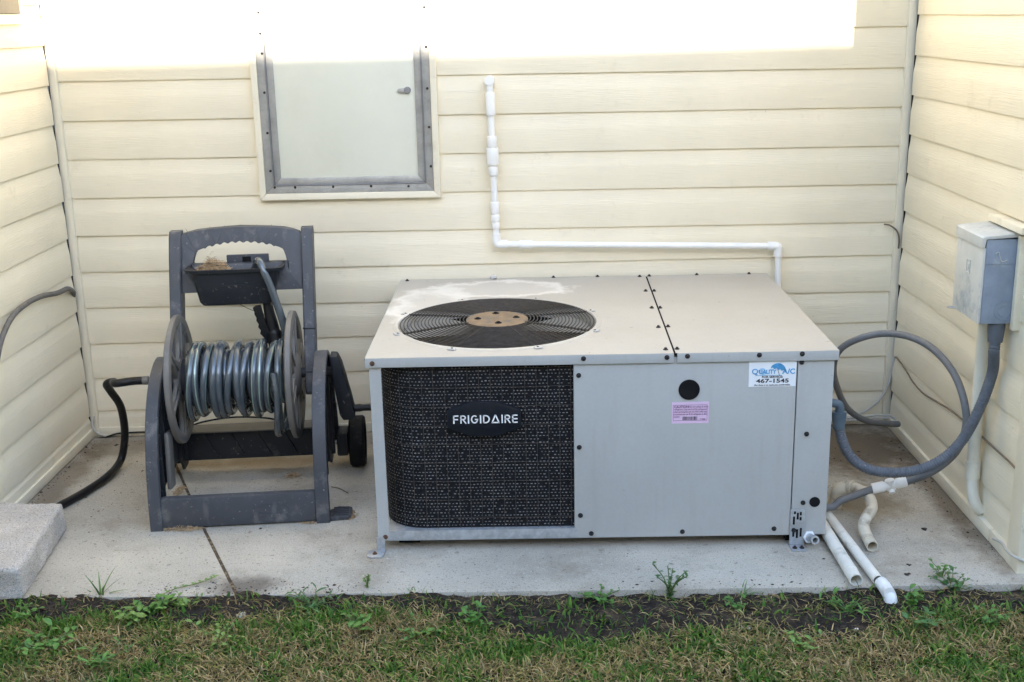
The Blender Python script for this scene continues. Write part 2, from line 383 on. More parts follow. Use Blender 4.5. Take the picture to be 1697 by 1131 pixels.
def attr_mat(name, rough=.6, trans=.25):
    M = bpy.data.materials.new(name); M.use_nodes = True; N, Lk, B = nodes(M)
    a = N.new('ShaderNodeAttribute'); a.attribute_name = 'Col'
    Lk.new(a.outputs['Color'], B.inputs['Base Color']); B.inputs['Roughness'].default_value = rough; B.inputs['Specular IOR Level'].default_value = .3
    if trans:
        t = N.new('ShaderNodeBsdfTranslucent'); Lk.new(a.outputs['Color'], t.inputs[0])
        mx = N.new('ShaderNodeMixShader'); mx.inputs[0].default_value = trans
        Lk.new(B.outputs[0], mx.inputs[1]); Lk.new(t.outputs[0], mx.inputs[2]); Lk.new(mx.outputs[0], N['Material Output'].inputs[0])
    return M
M_grass = attr_mat('grass_blades')
M_leafs = [mat('weed_leaf_a', (.075, .19, .03), .45, var=.25, vscale=60), mat('weed_leaf_b', (.13, .23, .045), .5, var=.25, vscale=60), mat('weed_leaf_c', (.055, .14, .035), .5, var=.25, vscale=60)]

def soil_mat():
    M = mat('soil', (.028, .022, .018), .95, var=.45, vscale=26, bump=.9, bscale=140, dirt=(.16, .12, .075, .75), dscale=11, dthr=(.52, .72), fine=.35, fscale=160, spec=.15)
    N, Lk, B = nodes(M)
    cur = B.inputs['Base Color'].links[0].from_socket
    g = N.new('ShaderNodeNewGeometry').outputs['Position']; sp = N.new('ShaderNodeSeparateXYZ'); Lk.new(g, sp.inputs[0])
    nz = N.new('ShaderNodeTexNoise'); nz.inputs['Scale'].default_value = 30; nz.inputs['Detail'].default_value = 6; Lk.new(g, nz.inputs['Vector'])
    cr = N.new('ShaderNodeValToRGB'); cr.color_ramp.elements[0].color = (.045, .075, .02, 1); cr.color_ramp.elements[1].color = (.17, .15, .07, 1)
    cr.color_ramp.elements[0].position = .35; cr.color_ramp.elements[1].position = .65; Lk.new(nz.outputs[0], cr.inputs[0])
    rm = N.new('ShaderNodeMapRange'); rm.inputs[1].default_value = -2.2; rm.inputs[2].default_value = -3.4; rm.inputs[3].default_value = 0; rm.inputs[4].default_value = 1
    Lk.new(sp.outputs[1], rm.inputs[0])
    mx = N.new('ShaderNodeMix'); mx.data_type = 'RGBA'; Lk.new(rm.outputs[0], mx.inputs[0]); Lk.new(cur, mx.inputs[6]); Lk.new(cr.outputs[0], mx.inputs[7])
    Lk.new(mx.outputs[2], B.inputs['Base Color']); return M
M_soil = soil_mat()

# ------------------------------------------------------------------ ground, slab
W = 2.814
SLAB_Y = -1.217
def ground_z(x, y):
    if -3.4 < y < -1.1 and -1.5 < x < 4.5:
        n = noise.noise(Vector((x * 9, y * 9, 0))) * .009 + noise.noise(Vector((x * 30, y * 30, 3))) * .007 + noise.noise(Vector((x * 3, y * 3, 7))) * .008
        near = max(0, 1 - (-1.21 - y) / .10) if y < -1.2 else 0
        bank = near * .010 * (noise.noise(Vector((x * 2.2, 5.5, 0))) + .25 + (.5 if x < 1.0 else 0) - (.9 if 1.65 < x < 1.95 or x > 2.5 else 0))
        return -.013 + n + bank
    return -.02
def build_ground():
    xs = sorted(set([-400, -100, -30, -10, -4, -2.5, -1.5] + [round(-.6 + i * .016, 4) for i in range(263)] + [4.5, 6, 10, 30, 100, 400]))
    ys = sorted(set([-400, -100, -40, -15, -8, -5, -4, -3.4, -3, -2.6, -2.3] + [round(-2.1 + i * .016, 4) for i in range(59)] + [-1.1, 0, 3, 10, 40, 100, 400]))
    mb = MB(); mb.quadgrid([[(x, y, ground_z(x, y)) for x in xs] for y in ys])
    o = mb.build('ground', M_soil); tag(o, kind='structure'); return o
build_ground()

# slab in two pours split by the diagonal joint
def slab():
    j0 = hit(276, 770, 2, 0); j1 = hit(340, 880, 2, 0); j2 = hit(387, 984, 2, 0)
    a0, a1 = Vector((j0.x - .12, .05)), Vector((j2.x + .012, SLAB_Y))
    root = thing('concrete_slab', 'pale concrete slab with a diagonal joint in the recess between the walls', 'slab'); tag(root, kind='structure')
    del root['category']; del root['label']
    g = .0038
    jl = [(a0.x, .05), (j1.x, j1.y), (a1.x, SLAB_Y)]
    left = [(-.03, .05)] + [(x - g, y) for x, y in jl] + [(-.03, SLAB_Y)]
    right = [(W + .03, .05), (W + .03, SLAB_Y)] + [(x + g, y) for x, y in jl[::-1]]
    for poly in (left, right):
        MB().prism(poly, 2, -.11, 0, bev=.006).build('slab_section', M_conc, root)
    mb = MB(); mb.prism([(x - g * 1.2, y) for x, y in jl] + [(x + g * 1.2, y) for x, y in jl[::-1]], 2, -.1, -.0022)
    mb.build('joint_filler', M_joint, root)
slab()

# ------------------------------------------------------------------ house
P = .127
house = thing('house', 'cream vinyl-sided house wall with a recess that holds the outdoor equipment', 'house')
PROF = [(-.0090, .001), (.0, .0), (.0004, .002), (.0, .072), (-.0008, .080), (-.0028, .092), (-.0042, .104), (-.0078, 1.0)]
def board(parent, axis, a, b, plane, sgn, za, zb, ta, tb, seg=6, amp=.0009, lift=0):
    """one siding board running from a to b along axis (0=x, 1=y); plane = butt plane; sgn = outward direction"""
    mb = MB(); rows = []; ph = random.random() * 50
    for i in range(seg + 1):
        t = i / seg; u = a + (b - a) * t; z0 = za + (zb - za) * t; z1 = ta + (tb - ta) * t
        wv = noise.noise(Vector((u * 2.3, ph, 0))) * amp * 2
        row = []
        for d, zz in PROF:
            z = z1 + .010 if zz == 1.0 else z0 + zz * (z1 - z0) / P
            dd = d + lift + (wv if d > -.005 else 0)
            row.append((u, plane + sgn * dd, z) if axis == 0 else (plane + sgn * dd, u, z))
        rows.append(row)
    mb.quadgrid(rows)
    return mb.build('siding_board', M_side, parent, ang=12)

# back wall, butt edges at y = 0 ; line heights measured at both ends
ZL = [1.237, 1.108, .980, .851, .722, .596, .470, .341, .215, .095]
ZR = [1.227, 1.101, .974, .847, .719, .606, .480, .371, .249, .122]
for k in range(1, 10): ZL.insert(0, ZL[0] + (.1275 if k % 2 else .1265)); ZR.insert(0, ZR[0] + (.130 if k == 1 else .127))
XT0, XT1 = .021, 2.792
back_wall = MB().box(-.02, W + .02, .02, .12, -.08, 2.5).build('wall', M_gap, house)
seam_x = hit(356, 450, 1, 0).x
for k in range(len(ZL)):
    za, zb = ZL[k], ZR[k]
    ta, tb = (ZL[k - 1], ZR[k - 1]) if k else (za + P, zb + P)
    mid = lambda x, A, B: A + (B - A) * (x - XT0) / (XT1 - XT0)
    if 12 <= k <= 13:
        sx = seam_x + (.006 if k == 13 else 0)
        board(back_wall, 0, XT0, sx, 0, -1, za, mid(sx, za, zb), ta, mid(sx, ta, tb), 3, lift=.0016)
        board(back_wall, 0, sx - .02, XT1, 0, -1, mid(sx, za, zb), zb, mid(sx, ta, tb), tb, 6)
    else:
        board(back_wall, 0, XT0, XT1, 0, -1, za, zb, ta, tb, 7)
# lowest course and base strip
board(back_wall, 0, XT0, XT1, 0, -1, .03, .03, ZL[-1], ZR[-1], 7)
MB().box(.0, W, -.010, .018, .002, .034, bev=.002).build('base_strip', M_trim, back_wall)
# inside corner posts
def corner_post(x0, x1):
    mb = MB(); mb.box(x0, x1, -.014, .01, .012, 2.46, bev=.003); mb.build('corner_trim', M_trim, back_wall)
corner_post(-.004, .0215); corner_post(2.7915, W + .004)

# left wall (faces +x, butts at x = 0) and right wall (faces -x, butts at x = W)
LY1, RY1 = -1.56, -1.115
left_wall = MB().box(-.12, -.02, LY1, -.0, -.08, 2.5).build('wall', M_gap, house)
right_wall = MB().box(W + .02, W + .12, RY1, -.0, -.08, 2.5).build('wall', M_gap, house)
for k in range(-10, 11):
    z = 1.2254 - k * P
    zz = max(z, .036)
    if z + P < .06: continue
    board(left_wall, 1, -.024, LY1, 0, 1, zz, zz, z + P, z + P, 5, .0014)
    z = 1.266 - k * .1262; zz = max(z, .036)
    if z + P < .06: continue
    cut = hit(1607, 800, 0, W).y
    board(right_wall, 1, -.026, RY1, W, -1, zz, zz, z + .1262, z + .1262, 5, .0022)
MB().box(-.02, .008, LY1, -.014, .004, .036, bev=.003).build('base_strip', M_trim, left_wall)
jy = hit(1645, 900, 0, W).y
for a, b in ((-.016, jy + .002), (jy - .002, RY1 - .004)):
    MB().box(W - .012, W + .02, b, a, .002, .040, bev=.003).build('base_strip', M_trim, right_wall)
# outside corner posts and front walls of the two wings
MB().box(W - .010, W + .055, RY1 - .045, RY1 + .028, -.02, 2.46, bev=.003).build('corner_trim', M_trim, right_wall)
MB().box(-.055, .010, LY1 - .045, LY1 + .028, -.02, 2.46, bev=.003).build('corner_trim', M_trim, left_wall)
rw = MB().box(W + .12, 6.0, RY1 - .02, RY1 + .08, -.08, 2.5).build('wall', M_gap, house)
lw = MB().box(-4.0, -.12, LY1 - .02, LY1 + .08, -.08, 2.5).build('wall', M_gap, house)
for k in range(-10, 11):
    z = 1.266 - k * .1262
    if z > -.06: board(rw, 0, W + .055, 6.0, RY1 - .037, -1, z, z, z + .1262, z + .1262, 2)
    z = 1.2254 - k * P
    if z > -.06: board(lw, 0, -4.0, -.055, LY1 - .037, -1, z, z, z + P, z + P, 2)
# eaves and roof
ro = MB().box(-4.3, 6.3, -.33, 4.0, 2.47, 2.63, bev=.01).build('roof', M_soff, house)
MB().box(-4.3, .30, LY1 - .35, -.332, 2.47, 2.63, bev=.01).build('eave', M_soff, ro)
MB().box(W - .10, 6.3, RY1 - .10, -.332, 2.47, 2.63, bev=.01).build('eave', M_soff, ro)
MB().prism([(-.36, 2.632), (4.0, 4.2), (4.0, 2.632)], 0, -4.3, 6.3).build('shingles', M_roof, ro)

# aluminium access door in the back wall
def access_door():
    x0, x1, z0 = .661, 1.268, .834; ZT = 1.80
    y = -.004
    d = MB().box(x0 + .066, x1 - .072, -.006, .018, z0 + .07, ZT - .05, bev=.002).build('access_door', M_door, house)
    def frame(nm, mt, ox0, ox1, oz0, oz1, w, ya, yb, bev):
        # four mitred bars
        for pts in ([(ox0, oz0), (ox1, oz0), (ox1 - w, oz0 + w), (ox0 + w, oz0 + w)], [(ox0, oz1), (ox0 + w, oz1 - w), (ox1 - w, oz1 - w), (ox1, oz1)],
                    [(ox0, oz0), (ox0 + w, oz0 + w), (ox0 + w, oz1 - w), (ox0, oz1)], [(ox1, oz0), (ox1, oz1), (ox1 - w, oz1 - w), (ox1 - w, oz0 + w)]):
            cx = sum(p[0] for p in pts) / 4; cz = sum(p[1] for p in pts) / 4
            pts = [(p[0] + (cx - p[0]) * .001, p[1] + (cz - p[1]) * .0005) for p in pts]
            MB().prism(pts, 1, ya, yb, bev=bev).build(nm, mt, d)
    frame('outer_trim', M_trim, x0, x1, z0, ZT, .0215, -.020, .018, .002)
    frame('outer_frame', M_alu, x0 + .022, x1 - .022, z0 + .022, ZT - .022, .027, -.014, .018, .0015)
    frame('frame_ridge', M_alud, x0 + .047, x1 - .047, z0 + .047, ZT - .047, .005, -.018, .018, .001)
    frame('inner_frame', M_alu, x0 + .0523, x1 - .0523, z0 + .0523, ZT - .0523, .021, -.012, .018, .0015)
    # screws
    sm = MB(); sm.lathe([(.0, -.004), (.0025, -.0037), (.0042, -.002), (.0045, .001)], 10, 1)
    s0 = sm.build('screw', M_screw, d); first = True
    pos = [(hit(px, py, 1, -.016)) for px, py in ((438, 154), (443, 221), (448, 284), (708, 147), (711, 211), (714, 276), (455, 311), (489, 311), (552, 310), (615, 309), (677, 309), (428, 21), (431, 56), (434, 89), (703, 12), (706, 78))]
    for p_ in pos:
        o = s0 if first else dup(s0, d); first = False
        o.location = (p_.x, -.014, p_.z)
    # turn latch
    c = hit(675, 150, 1, -.01)
    l = MB(); l.lathe([(.0, -.018), (.009, -.017), (.0115, -.012), (.0115, -.006)], 16, 1, (c.x, 0, c.z))
    lt = l.build('latch', M_alud, d)
    MB().prism([(c.x - .004, c.z + .0085), (c.x - .028, c.z + .006), (c.x - .034, c.z), (c.x - .030, c.z - .007), (c.x - .004, c.z - .0085)], 1, -.013, -.009, bev=.001).build('latch_tongue', M_alu, lt)
access_door()

# window in the left wall, its lower corner in view
def left_window():
    y0, y1, z0, z1 = -.222, -.95, 1.452, 2.2
    w = MB().box(-.03, .004, y1 + .04, y0 - .04, z0 + .04, z1 - .04).build('window', M_glass, house)
    for a in ((y1, y0, z0, z0 + .045), (y1, y0, z1 - .045, z1), (y1, y1 + .045, z0 + .046, z1 - .046), (y0 - .045, y0, z0 + .046, z1 - .046)):
        MB().box(-.02, .018, *a, bev=.003).build('window_frame', M_shadeframe, w)
    for a in ((y1 - .03, y0 + .03, z0 - .031, z0 - .001), (y0 + .001, y0 + .03, z0, z1)):
        MB().box(-.02, .014, *a, bev=.003).build('window_trim', M_trim, w)
left_window()

# the neighbouring house behind the camera: its ridge throws the shade that covers the recess
def neighbour():
    ry = -9.5; L = -ry / math.cos(R(SUN_AZ)); rz = 1.318 + L * math.tan(R(SUN_EL))
    n = thing('neighbouring_house', 'neighbouring stucco house with a gabled shingle roof across the lawn', 'house', (2, ry, 0), R(1.0))
    MB().box(-13, 14, -4.0, 4.0, -.1, 2.55).build('wall', M_stucco, n)
    MB().prism([(-4.5, 2.56), (4.5, 2.56), (4.5, 2.66), (0, rz), (-4.5, 2.66)], 0, -13.5, 14.5).build('roof', M_roof, n)
    for x in (-8, -3, 3, 8):
        w = MB().box(x - .6, x + .6, 3.98, 4.03, 1.0, 2.1).build('window', M_glass, n)
        for a in ((x - .66, x - .6, .95, 2.16), (x + .6, x + .66, .95, 2.16), (x - .6, x + .6, .95, .998), (x - .6, x + .6, 2.102, 2.16)):
            MB().box(a[0], a[1], 3.99, 4.05, a[2], a[3]).build('window_frame', M_soff, w)
neighbour()

# ------------------------------------------------------------------ air conditioner
def bolt_mesh(mt):
    mb = MB(); mb.lathe([(.0, .0062), (.0034, .006), (.0040, .0022), (.0066, .0018), (.0070, 0)], 10, 2)
    return mb
def text_mesh(body, size, extrude=.0003, bold=0.0, align='CENTER', shear=0, w=None):
    cu = bpy.data.curves.new('t', 'FONT'); cu.body = body; cu.size = size; cu.extrude = extrude; cu.align_x = align; cu.align_y = 'CENTER'; cu.offset = bold; cu.shear = shear
    cu.resolution_u = 3
    o = bpy.data.objects.new('t', cu); C.objects.link(o)
    bpy.context.view_layer.update()
    me = bpy.data.meshes.new_from_object(o.evaluated_get(bpy.context.evaluated_depsgraph_get()))
    bpy.data.objects.remove(o)
    if w:
        xs = [v.co.x for v in me.vertices]; k = w / (max(xs) - min(xs)); 
        for v in me.vertices: v.co.x *= k
    for v in me.vertices: v.co = Vector((v.co.x, -v.co.z, v.co.y))
    return me
def put_text(name, parent, mt, loc, *a, rot=0, **k):
    me = text_mesh(*a, **k); me.name = name; me.materials.clear(); me.materials.append(mt)
    o = bpy.data.objects.new(name, me); C.objects.link(o); o.parent = parent; o.location = loc; o.rotation_euler = (0, rot, 0); return o

XL, XR, YF, YB, ZB, ZT = 1.131, 2.356, -.972, -.032, .030, .556
FX, FY, FR = 1.463, -.628, .287
def ac_unit():
    a = thing('air_conditioner', 'beige packaged air conditioner with a round fan grille on top and black coil front', 'air conditioner')
    t = .0012
    seam_b, seam_f = 1.955, 1.936
    # tops
    def top_panel(poly, hole):
        bm = bmesh.new()
        lo = [bm.verts.new((x, y, ZT)) for x, y in poly]; ed = [bm.edges.new((lo[i], lo[(i + 1) % len(lo)])) for i in range(len(lo))]
        if hole:
            hv = [bm.verts.new((FX + FR * math.cos(2 * math.pi * i / 72), FY + FR * math.sin(2 * math.pi * i / 72), ZT)) for i in range(72)]
            ed += [bm.edges.new((hv[i], hv[(i + 1) % 72])) for i in range(72)]
        bmesh.ops.triangle_fill(bm, use_beauty=True, use_dissolve=False, edges=ed)
        for f in bm.faces:
            if f.normal.z < 0: f.normal_flip()
        mb = MB(); mb.addbm(bm, smooth=False)
        return mb
    g = .0025
    lp = [(XL - .008, YF - .006), (seam_f - g, YF - .006), (seam_b - g, YB + .004), (XL - .008, YB + .004)]
    rp = [(seam_f + g, YF - .006), (XR + .008, YF - .006), (XR + .008, YB + .004), (seam_b + g, YB + .004)]
    tl = top_panel(lp, True)
    # rolled orifice lip
    tl.quadgrid([[(FX + r * math.cos(2 * math.pi * i / 72), FY + r * math.sin(2 * math.pi * i / 72), z) for i in range(72)] for r, z in ((FR + .016, ZT + .0002), (FR + .009, ZT + .004), (FR + .002, ZT + .004), (FR - .003, ZT - .002), (FR - .004, ZT - .05))], True)
    po = tl.build('top_panel', M_top, a, smooth=True, ang=50)
    pr = top_panel(rp, False).build('top_panel', M_top, a)
    # lips hanging from the tops
    MB().box(XL - .008, seam_f - g, YF - .0075, YF - .0055, ZT - .026, ZT - .0003, bev=.0008).build('top_lip', M_paint, po)
    MB().box(seam_f + g + .004, XR + .008, YF - .0075, YF - .0055, ZT - .026, ZT - .0003, bev=.0008).build('top_lip', M_paint, pr)
    MB().box(XL - .0095, XL - .0078, YF - .0055, YB, ZT - .026, ZT - .0003).build('top_lip', M_paint, po)
    MB().box(XR + .0078, XR + .0095, YF - .0055, YB, ZT - .026, ZT - .0003).build('top_lip', M_paint, pr)
    # seam filler under the joint
    MB().prism([(seam_f - .012, YF - .004), (seam_f + .012, YF - .004), (seam_b + .012, YB), (seam_b - .012, YB)], 2, ZT - .006, ZT - .003).build('joint_strip', M_dark, a)
    # left front post (L), rear posts
    px0, px1 = XL, 1.162
    MB().prism([(px0, YF), (px1, YF), (px1, YF + .003), (px0 + .003, YF + .003), (px0 + .003, YF + .030), (px0, YF + .030)], 2, ZB + .002, ZT - .003).build('corner_post', M_paint, a)
    MB().prism([(px0, YB), (px0 + .04, YB), (px0 + .04, YB - .003), (px0 + .003, YB - .003), (px0 + .003, YB - .04), (px0, YB - .04)], 2, ZB + .002, ZT - .003).build('corner_post', M_paint, a)
    # base pan and galvanised rail
    MB().box(XL + .002, XR - .002, YF + .004, YB - .004, ZB, ZB + .030, bev=.002).build('base_pan', M_galv, a)
    MB().box(1.1625, 1.680, YF - .0015, YF + .003, ZB + .001, ZB + .030, bev=.0008).build('base_rail', M_galv, a)
    # panels
    pf = 1.671; ps = 2.259
    fp = MB().box(pf, ps - .001, YF - .001, YF + .018, ZB + .001, ZT - .012, bev=.0015).build('front_panel', M_paint, a)
    rp_ = MB().box(ps + .002, XR, YF, YF + .018, ZB + .001, ZT - .012, bev=.0015).build('corner_panel', M_paint, a)
    MB().box(XR - .018, XR - .001, YF + .0185, YB, ZB + .001, ZT - .004).build('side_panel', M_paint, a)
    MB().box(XL + .05, XR - .02, YB - .018, YB - .001, ZB + .032, ZT - .004).build('rear_panel', M_paint, a)
    MB().box(pf + .112, pf + .116, YF + .02, YB - .02, ZB + .032, ZT - .006).build('inner_partition', M_dark, a)
    # coil: front face, rounded corner, left face
    rc = .115; cx0 = XL + .016; cy0 = YF + .016
    path = [(1.675, cy0)] + [(1.60 - i * .04, cy0) for i in range(9)]
    path = [(1.675, cy0), (cx0 + rc, cy0)] + [(cx0 + rc - rc * math.sin(R(t_)), cy0 + rc - rc * math.cos(R(t_))) for t_ in range(6, 91, 6)] + [(cx0, YB - .02)]
    mb = MB(); mb.quadgrid([[(x, y, ZB + .03) for x, y in path], [(x, y, ZT - .004) for x, y in path]])
    co = mb.build('coil', M_coil, a)
    # arc length walk
    pts = [Vector((x, y, 0)) for x, y in path]; cum = [0]
    for i in range(1, len(pts)): cum.append(cum[-1] + (pts[i] - pts[i - 1]).length)
    def at(s):
        for i in range(1, len(pts)):
            if s <= cum[i] or i == len(pts) - 1:
                d = (pts[i] - pts[i - 1]).normalized(); p = pts[i - 1] + d * (s - cum[i - 1]); nrm = Vector((d.y, -d.x, 0)) * -1
                nrm = Vector((-d.y, d.x, 0)); nrm = nrm if nrm.y < 0 or (abs(nrm.y) < 1e-6 and nrm.x < 0) else -nrm
                return p, d, nrm
    fb = MB(); r_ = random.Random(3)  # pale dashes painted in as the glints of the coil fins
    rows = int((ZT - .02 - ZB - .035) / .0092); tot = cum[-1]
    for i in range(rows):
        z = ZB + .038 + i * .0092; s = .006 + (.0058 if i % 2 else 0)
        while s < tot - .01:
            if r_.random() > .10:
                p_, d, n_ = at(s)
                hw = .0026 * r_.uniform(.5, 1.15); hh = .00115 * r_.uniform(.6, 1.2); zz = z + r_.uniform(-.0006, .0006)
                c0 = p_ + n_ * .0012; b0 = len(fb.v); tilt = r_.uniform(0, .0012)
                for sx, sz in ((-1, -1), (1, -1), (1, 1), (-1, 1)):
                    q = c0 + d * hw * sx; fb.v.append((q.x + n_.x * tilt * (sz < 0), q.y + n_.y * tilt * (sz < 0), zz + hh * sz))
                fb.f.append((b0, b0 + 1, b0 + 2, b0 + 3)); fb.sm.append(False)
            s += .0098
    fo = fb.build('coil_fin_glints', M_finglint, co, smooth=False); tag(fo, kind='stuff')
    # wire guard
    nrows = 9
    for i in range(nrows):
        z = ZB + .062 + i * .0535
        if z > ZT - .02: break
        gp = []
        for k in range(60):
            p_, d, n_ = at(tot * k / 59); q = p_ + n_ * .0075; gp.append((q.x, q.y, z + .0012 * math.sin(k * .7 + i)))
        MB().tube(gp, .0009, 5, smooth_path=False).build('guard_wire', M_rustw, a)
    s = .012; vw = None; i = 0
    while s < tot:
        p_, d, n_ = at(s); q = p_ + n_ * .0065
        if vw is None:
            vw = MB().tube([(0, 0, ZB + .031), (.0006, 0, .3), (0, 0, ZT - .006)], .0008, 5, res=3).build('guard_wire', M_rustw, a); o = vw
        else: o = dup(vw, a)
        o.location = (q.x, q.y, 0); s += .0305
    # badge: wide hexagon with soft corners and white lettering
    bx, bz, hw, hh = 1.4315, .382, .0985, .0485
    hexa = [(-hw, -.022), (-hw + .010, -.029), (-.045, -hh + .004), (-.03, -hh), (.03, -hh), (.045, -hh + .004), (hw - .010, -.029), (hw, -.022), (hw, .022), (hw - .010, .029), (.045, hh - .004), (.03, hh), (-.03, hh), (-.045, hh - .004), (-hw + .010, .029), (-hw, .022)]
    bd = MB().prism([(bx + x, bz + y) for x, y in hexa], 1, YF - .006, YF + .004, bev=.0012).build('badge', M_badge, a)
    letters = MB(); sw = .0036; H = .0235
    def stroke(p, q, w=sw):
        d = Vector((q[0] - p[0], q[1] - p[1])); d.normalize(); n = Vector((-d.y, d.x)) * w / 2; e = d * w * .0
        pts_ = [(p[0] + n.x - e.x, p[1] + n.y - e.y), (p[0] - n.x - e.x, p[1] - n.y - e.y), (q[0] - n.x + e.x, q[1] - n.y + e.y), (q[0] + n.x + e.x, q[1] + n.y + e.y)]
        b0 = len(letters.v); letters.v += [(x, YF - .0064, z) for x, z in pts_]; letters.f.append((b0, b0 + 1, b0 + 2, b0 + 3)); letters.sm.append(False)
    def poly(pl):
        for i in range(len(pl) - 1):
            stroke(pl[i], pl[i + 1])
    def arc(cx, cz, rx, rz, a0, a1, n=9): return [(cx + rx * math.cos(R(a0 + (a1 - a0) * i / n)), cz + rz * math.sin(R(a0 + (a1 - a0) * i / n))) for i in range(n + 1)]
    x = bx - .0825; z0 = bz - H / 2
    def L(ch, w):
        nonlocal x
        h = H
        if ch in 'FER': stroke((x + sw / 2, z0), (x + sw / 2, z0 + h))
        if ch == 'F': stroke((x, z0 + h - sw / 2), (x + w, z0 + h - sw / 2)); stroke((x, z0 + h * .5), (x + w * .9, z0 + h * .5))
        if ch == 'E':
            for zz in (sw / 2, h * .5, h - sw / 2): stroke((x, z0 + zz), (x + w, z0 + zz))
        if ch == 'R':
            poly([(x, z0 + h - sw / 2), (x + w * .5, z0 + h - sw / 2)] + arc(x + w * .5, z0 + h * .71, w * .38, h * .215, 90, -90) + [(x, z0 + h * .495)]); stroke((x + w * .45, z0 + h * .5), (x + w * .98, z0))
        if ch == 'I': stroke((x + sw / 2, z0), (x + sw / 2, z0 + h))
        if ch == 'G': poly(arc(x + w * .5, z0 + h * .5, w * .5 - sw / 2, h * .5 - sw / 2, 48, 360, 16)); stroke((x + w * .55, z0 + h * .48), (x + w, z0 + h * .48))
        if ch == 'D': stroke((x + sw / 2, z0), (x + sw / 2, z0 + h)); poly([(x, z0 + h - sw / 2), (x + w * .4, z0 + h - sw / 2)] + arc(x + w * .4, z0 + h * .5, w * .55, h * .5 - sw / 2, 90, -90, 12) + [(x, z0 + sw / 2)])
        if ch == 'A': stroke((x + sw * .4, z0), (x + w / 2, z0 + h)); stroke((x + w / 2, z0 + h), (x + w - sw * .4, z0)); stroke((x + .001, z0 + sw / 2), (x + w - .001, z0 + sw / 2))
        x += w + .0046
    for ch, w in zip('FRIGIDAIRE', (.0145, .0155, .0036, .0195, .0036, .0175, .0225, .0036, .0155, .0145)): L(ch, w)
    letters.build('lettering', M_white, bd, smooth=False)
    # fan grille
    zc = ZT + .006
    nr = 19; rr = [.098 + (FR - .006 - .098) * i / (nr - 1) for i in range(nr)]
    for i, r in enumerate(rr):
        zz = zc + .010 * (1 - (r / FR) ** 2) - .003
        gp = [(FX + r * math.cos(2 * math.pi * k / 56), FY + r * math.sin(2 * math.pi * k / 56), zz) for k in range(56)]
        MB().tube(gp, .0017, 6, closed=True, smooth_path=False).build('grille_ring', M_blk, a)
    for k in range(8):
        an = R(22.5 + 45 * k); ca, sa = math.cos(an), math.sin(an)
        pts_ = [(FX + r * ca, FY + r * sa, zc + .010 * (1 - (r / FR) ** 2) - .006) for r in (.07, .14, .21, FR - .004)] + [(FX + (FR + .016) * ca, FY + (FR + .016) * sa, ZT + .003)]
        sp_ = MB().tube(pts_, .0032, 6, res=4).build('grille_spoke', M_rust if k in (1, 2) else M_blk, a)
        Mx = Matrix.Translation((FX + (FR + .013) * ca, FY + (FR + .013) * sa, ZT + .0022)) @ Matrix.Rotation(an, 4, 'Z')
        MB().box(-.010, .012, -.011, .011, -.001, .0012, bev=.0008, M=Mx).build('mounting_tab', M_paint, sp_)
    mp = MB(); mp.lathe([(.0, zc + .008), (.070, zc + .0075), (.086, zc + .006), (.0905, zc + .004), (.0905, zc - .006)], 40, 2, (FX, FY, 0))
    mo = mp.build('motor_plate', M_rust, a, ang=60)
    for k in range(4):
        an = R(90 * k + 5); bb = MB(); bb.lathe([(.0, .005), (.005, .0045), (.006, .002), (.010, .0012), (.011, 0)], 8, 2, (FX + .056 * math.cos(an), FY + .056 * math.sin(an), zc + .0075))
        bb.build('nut', M_dark, mo)
    # fan below
    fz = ZT - .020
    fan = MB(); fan.lathe([(.0, fz + .01), (.07, fz + .01), (.08, fz - .06)], 24, 2, (FX, FY, 0)); fan_o = fan.build('fan', M_dark, a)
    for k, a0 in enumerate((14, 166, 92, 268)):
        rows_ = []
        for r in (.075, .13, .19, .25, .272):
            sp2 = 27 if k < 2 else 18
            rows_.append([(FX + r * math.cos(R(a0 + t_)), FY + r * math.sin(R(a0 + t_)), fz + (-.00015 if k < 2 else -.0016) * (t_ + sp2) - (0 if k < 2 else .05)) for t_ in (-sp2, -sp2 * .5, 0, sp2 * .5, sp2)])
        mb = MB(); mb.quadgrid(rows_); mb.build('fan_blade', M_blade if k < 2 else M_dark, fan_o)
    MB().lathe([(FR - .004, ZT - .049), (FR - .006, ZB + .2), (.0, ZB + .2)], 48, 2, (FX, FY, 0)).build('fan_shroud', M_dark, a)  # near-black shroud; its added floor disc paints the shade inside the cavity
    # screws
    b0 = bolt_mesh(None).build('screw', M_screw, a); b0.rotation_euler = (R(90), 0, 0)
    fr = [(967, 594), (1105, 592), (1139, 590), (1258, 588), (1329, 586), (959, 623), (960, 742), (962, 855), (980, 885), (1131, 882), (1283, 877), (1329, 601), (1337, 720), (1331, 834)]
    first = True
    for px, py in fr:
        p_ = hit(px, py, 1, YF - .003); o = b0 if first else dup(b0, a); first = False
        lipped = p_.z > ZT - .027
        o.location = (p_.x, YF - (.0072 if lipped else .0009), p_.z); o.rotation_euler = (R(90), 0, 0)
    rs = bolt_mesh(None).build('screw', M_rscrew, a); p_ = hit(614, 600, 1, YF - .007); rs.location = (p_.x + .004, YF - .0074, ZT - .014); rs.rotation_euler = (R(90), 0, 0)
    o = dup(rs, a); o.location = (XL + .02, YF - .0002, ZB + .012)
    o = dup(b0, a, (XL - .0094, YF + .03, ZT - .013), (0, R(-90), 0))
    tp = [(1060, 459), (1076, 458), (1070, 483), (1084, 483), (1080, 511), (1094, 511), (1091, 543), (1107, 542), (1103, 580), (1122, 579), (990, 458), (917, 459), (1154, 455), (1240, 453), (675, 466)]
    for px, py in tp:
        p_ = hit(px, py, 2, ZT); o = dup(b0, a, (p_.x, min(p_.y, YB - .004), ZT + .0003), (0, 0, random.random()))
    # plugs
    pc = hit(1142, 646, 1, YF)
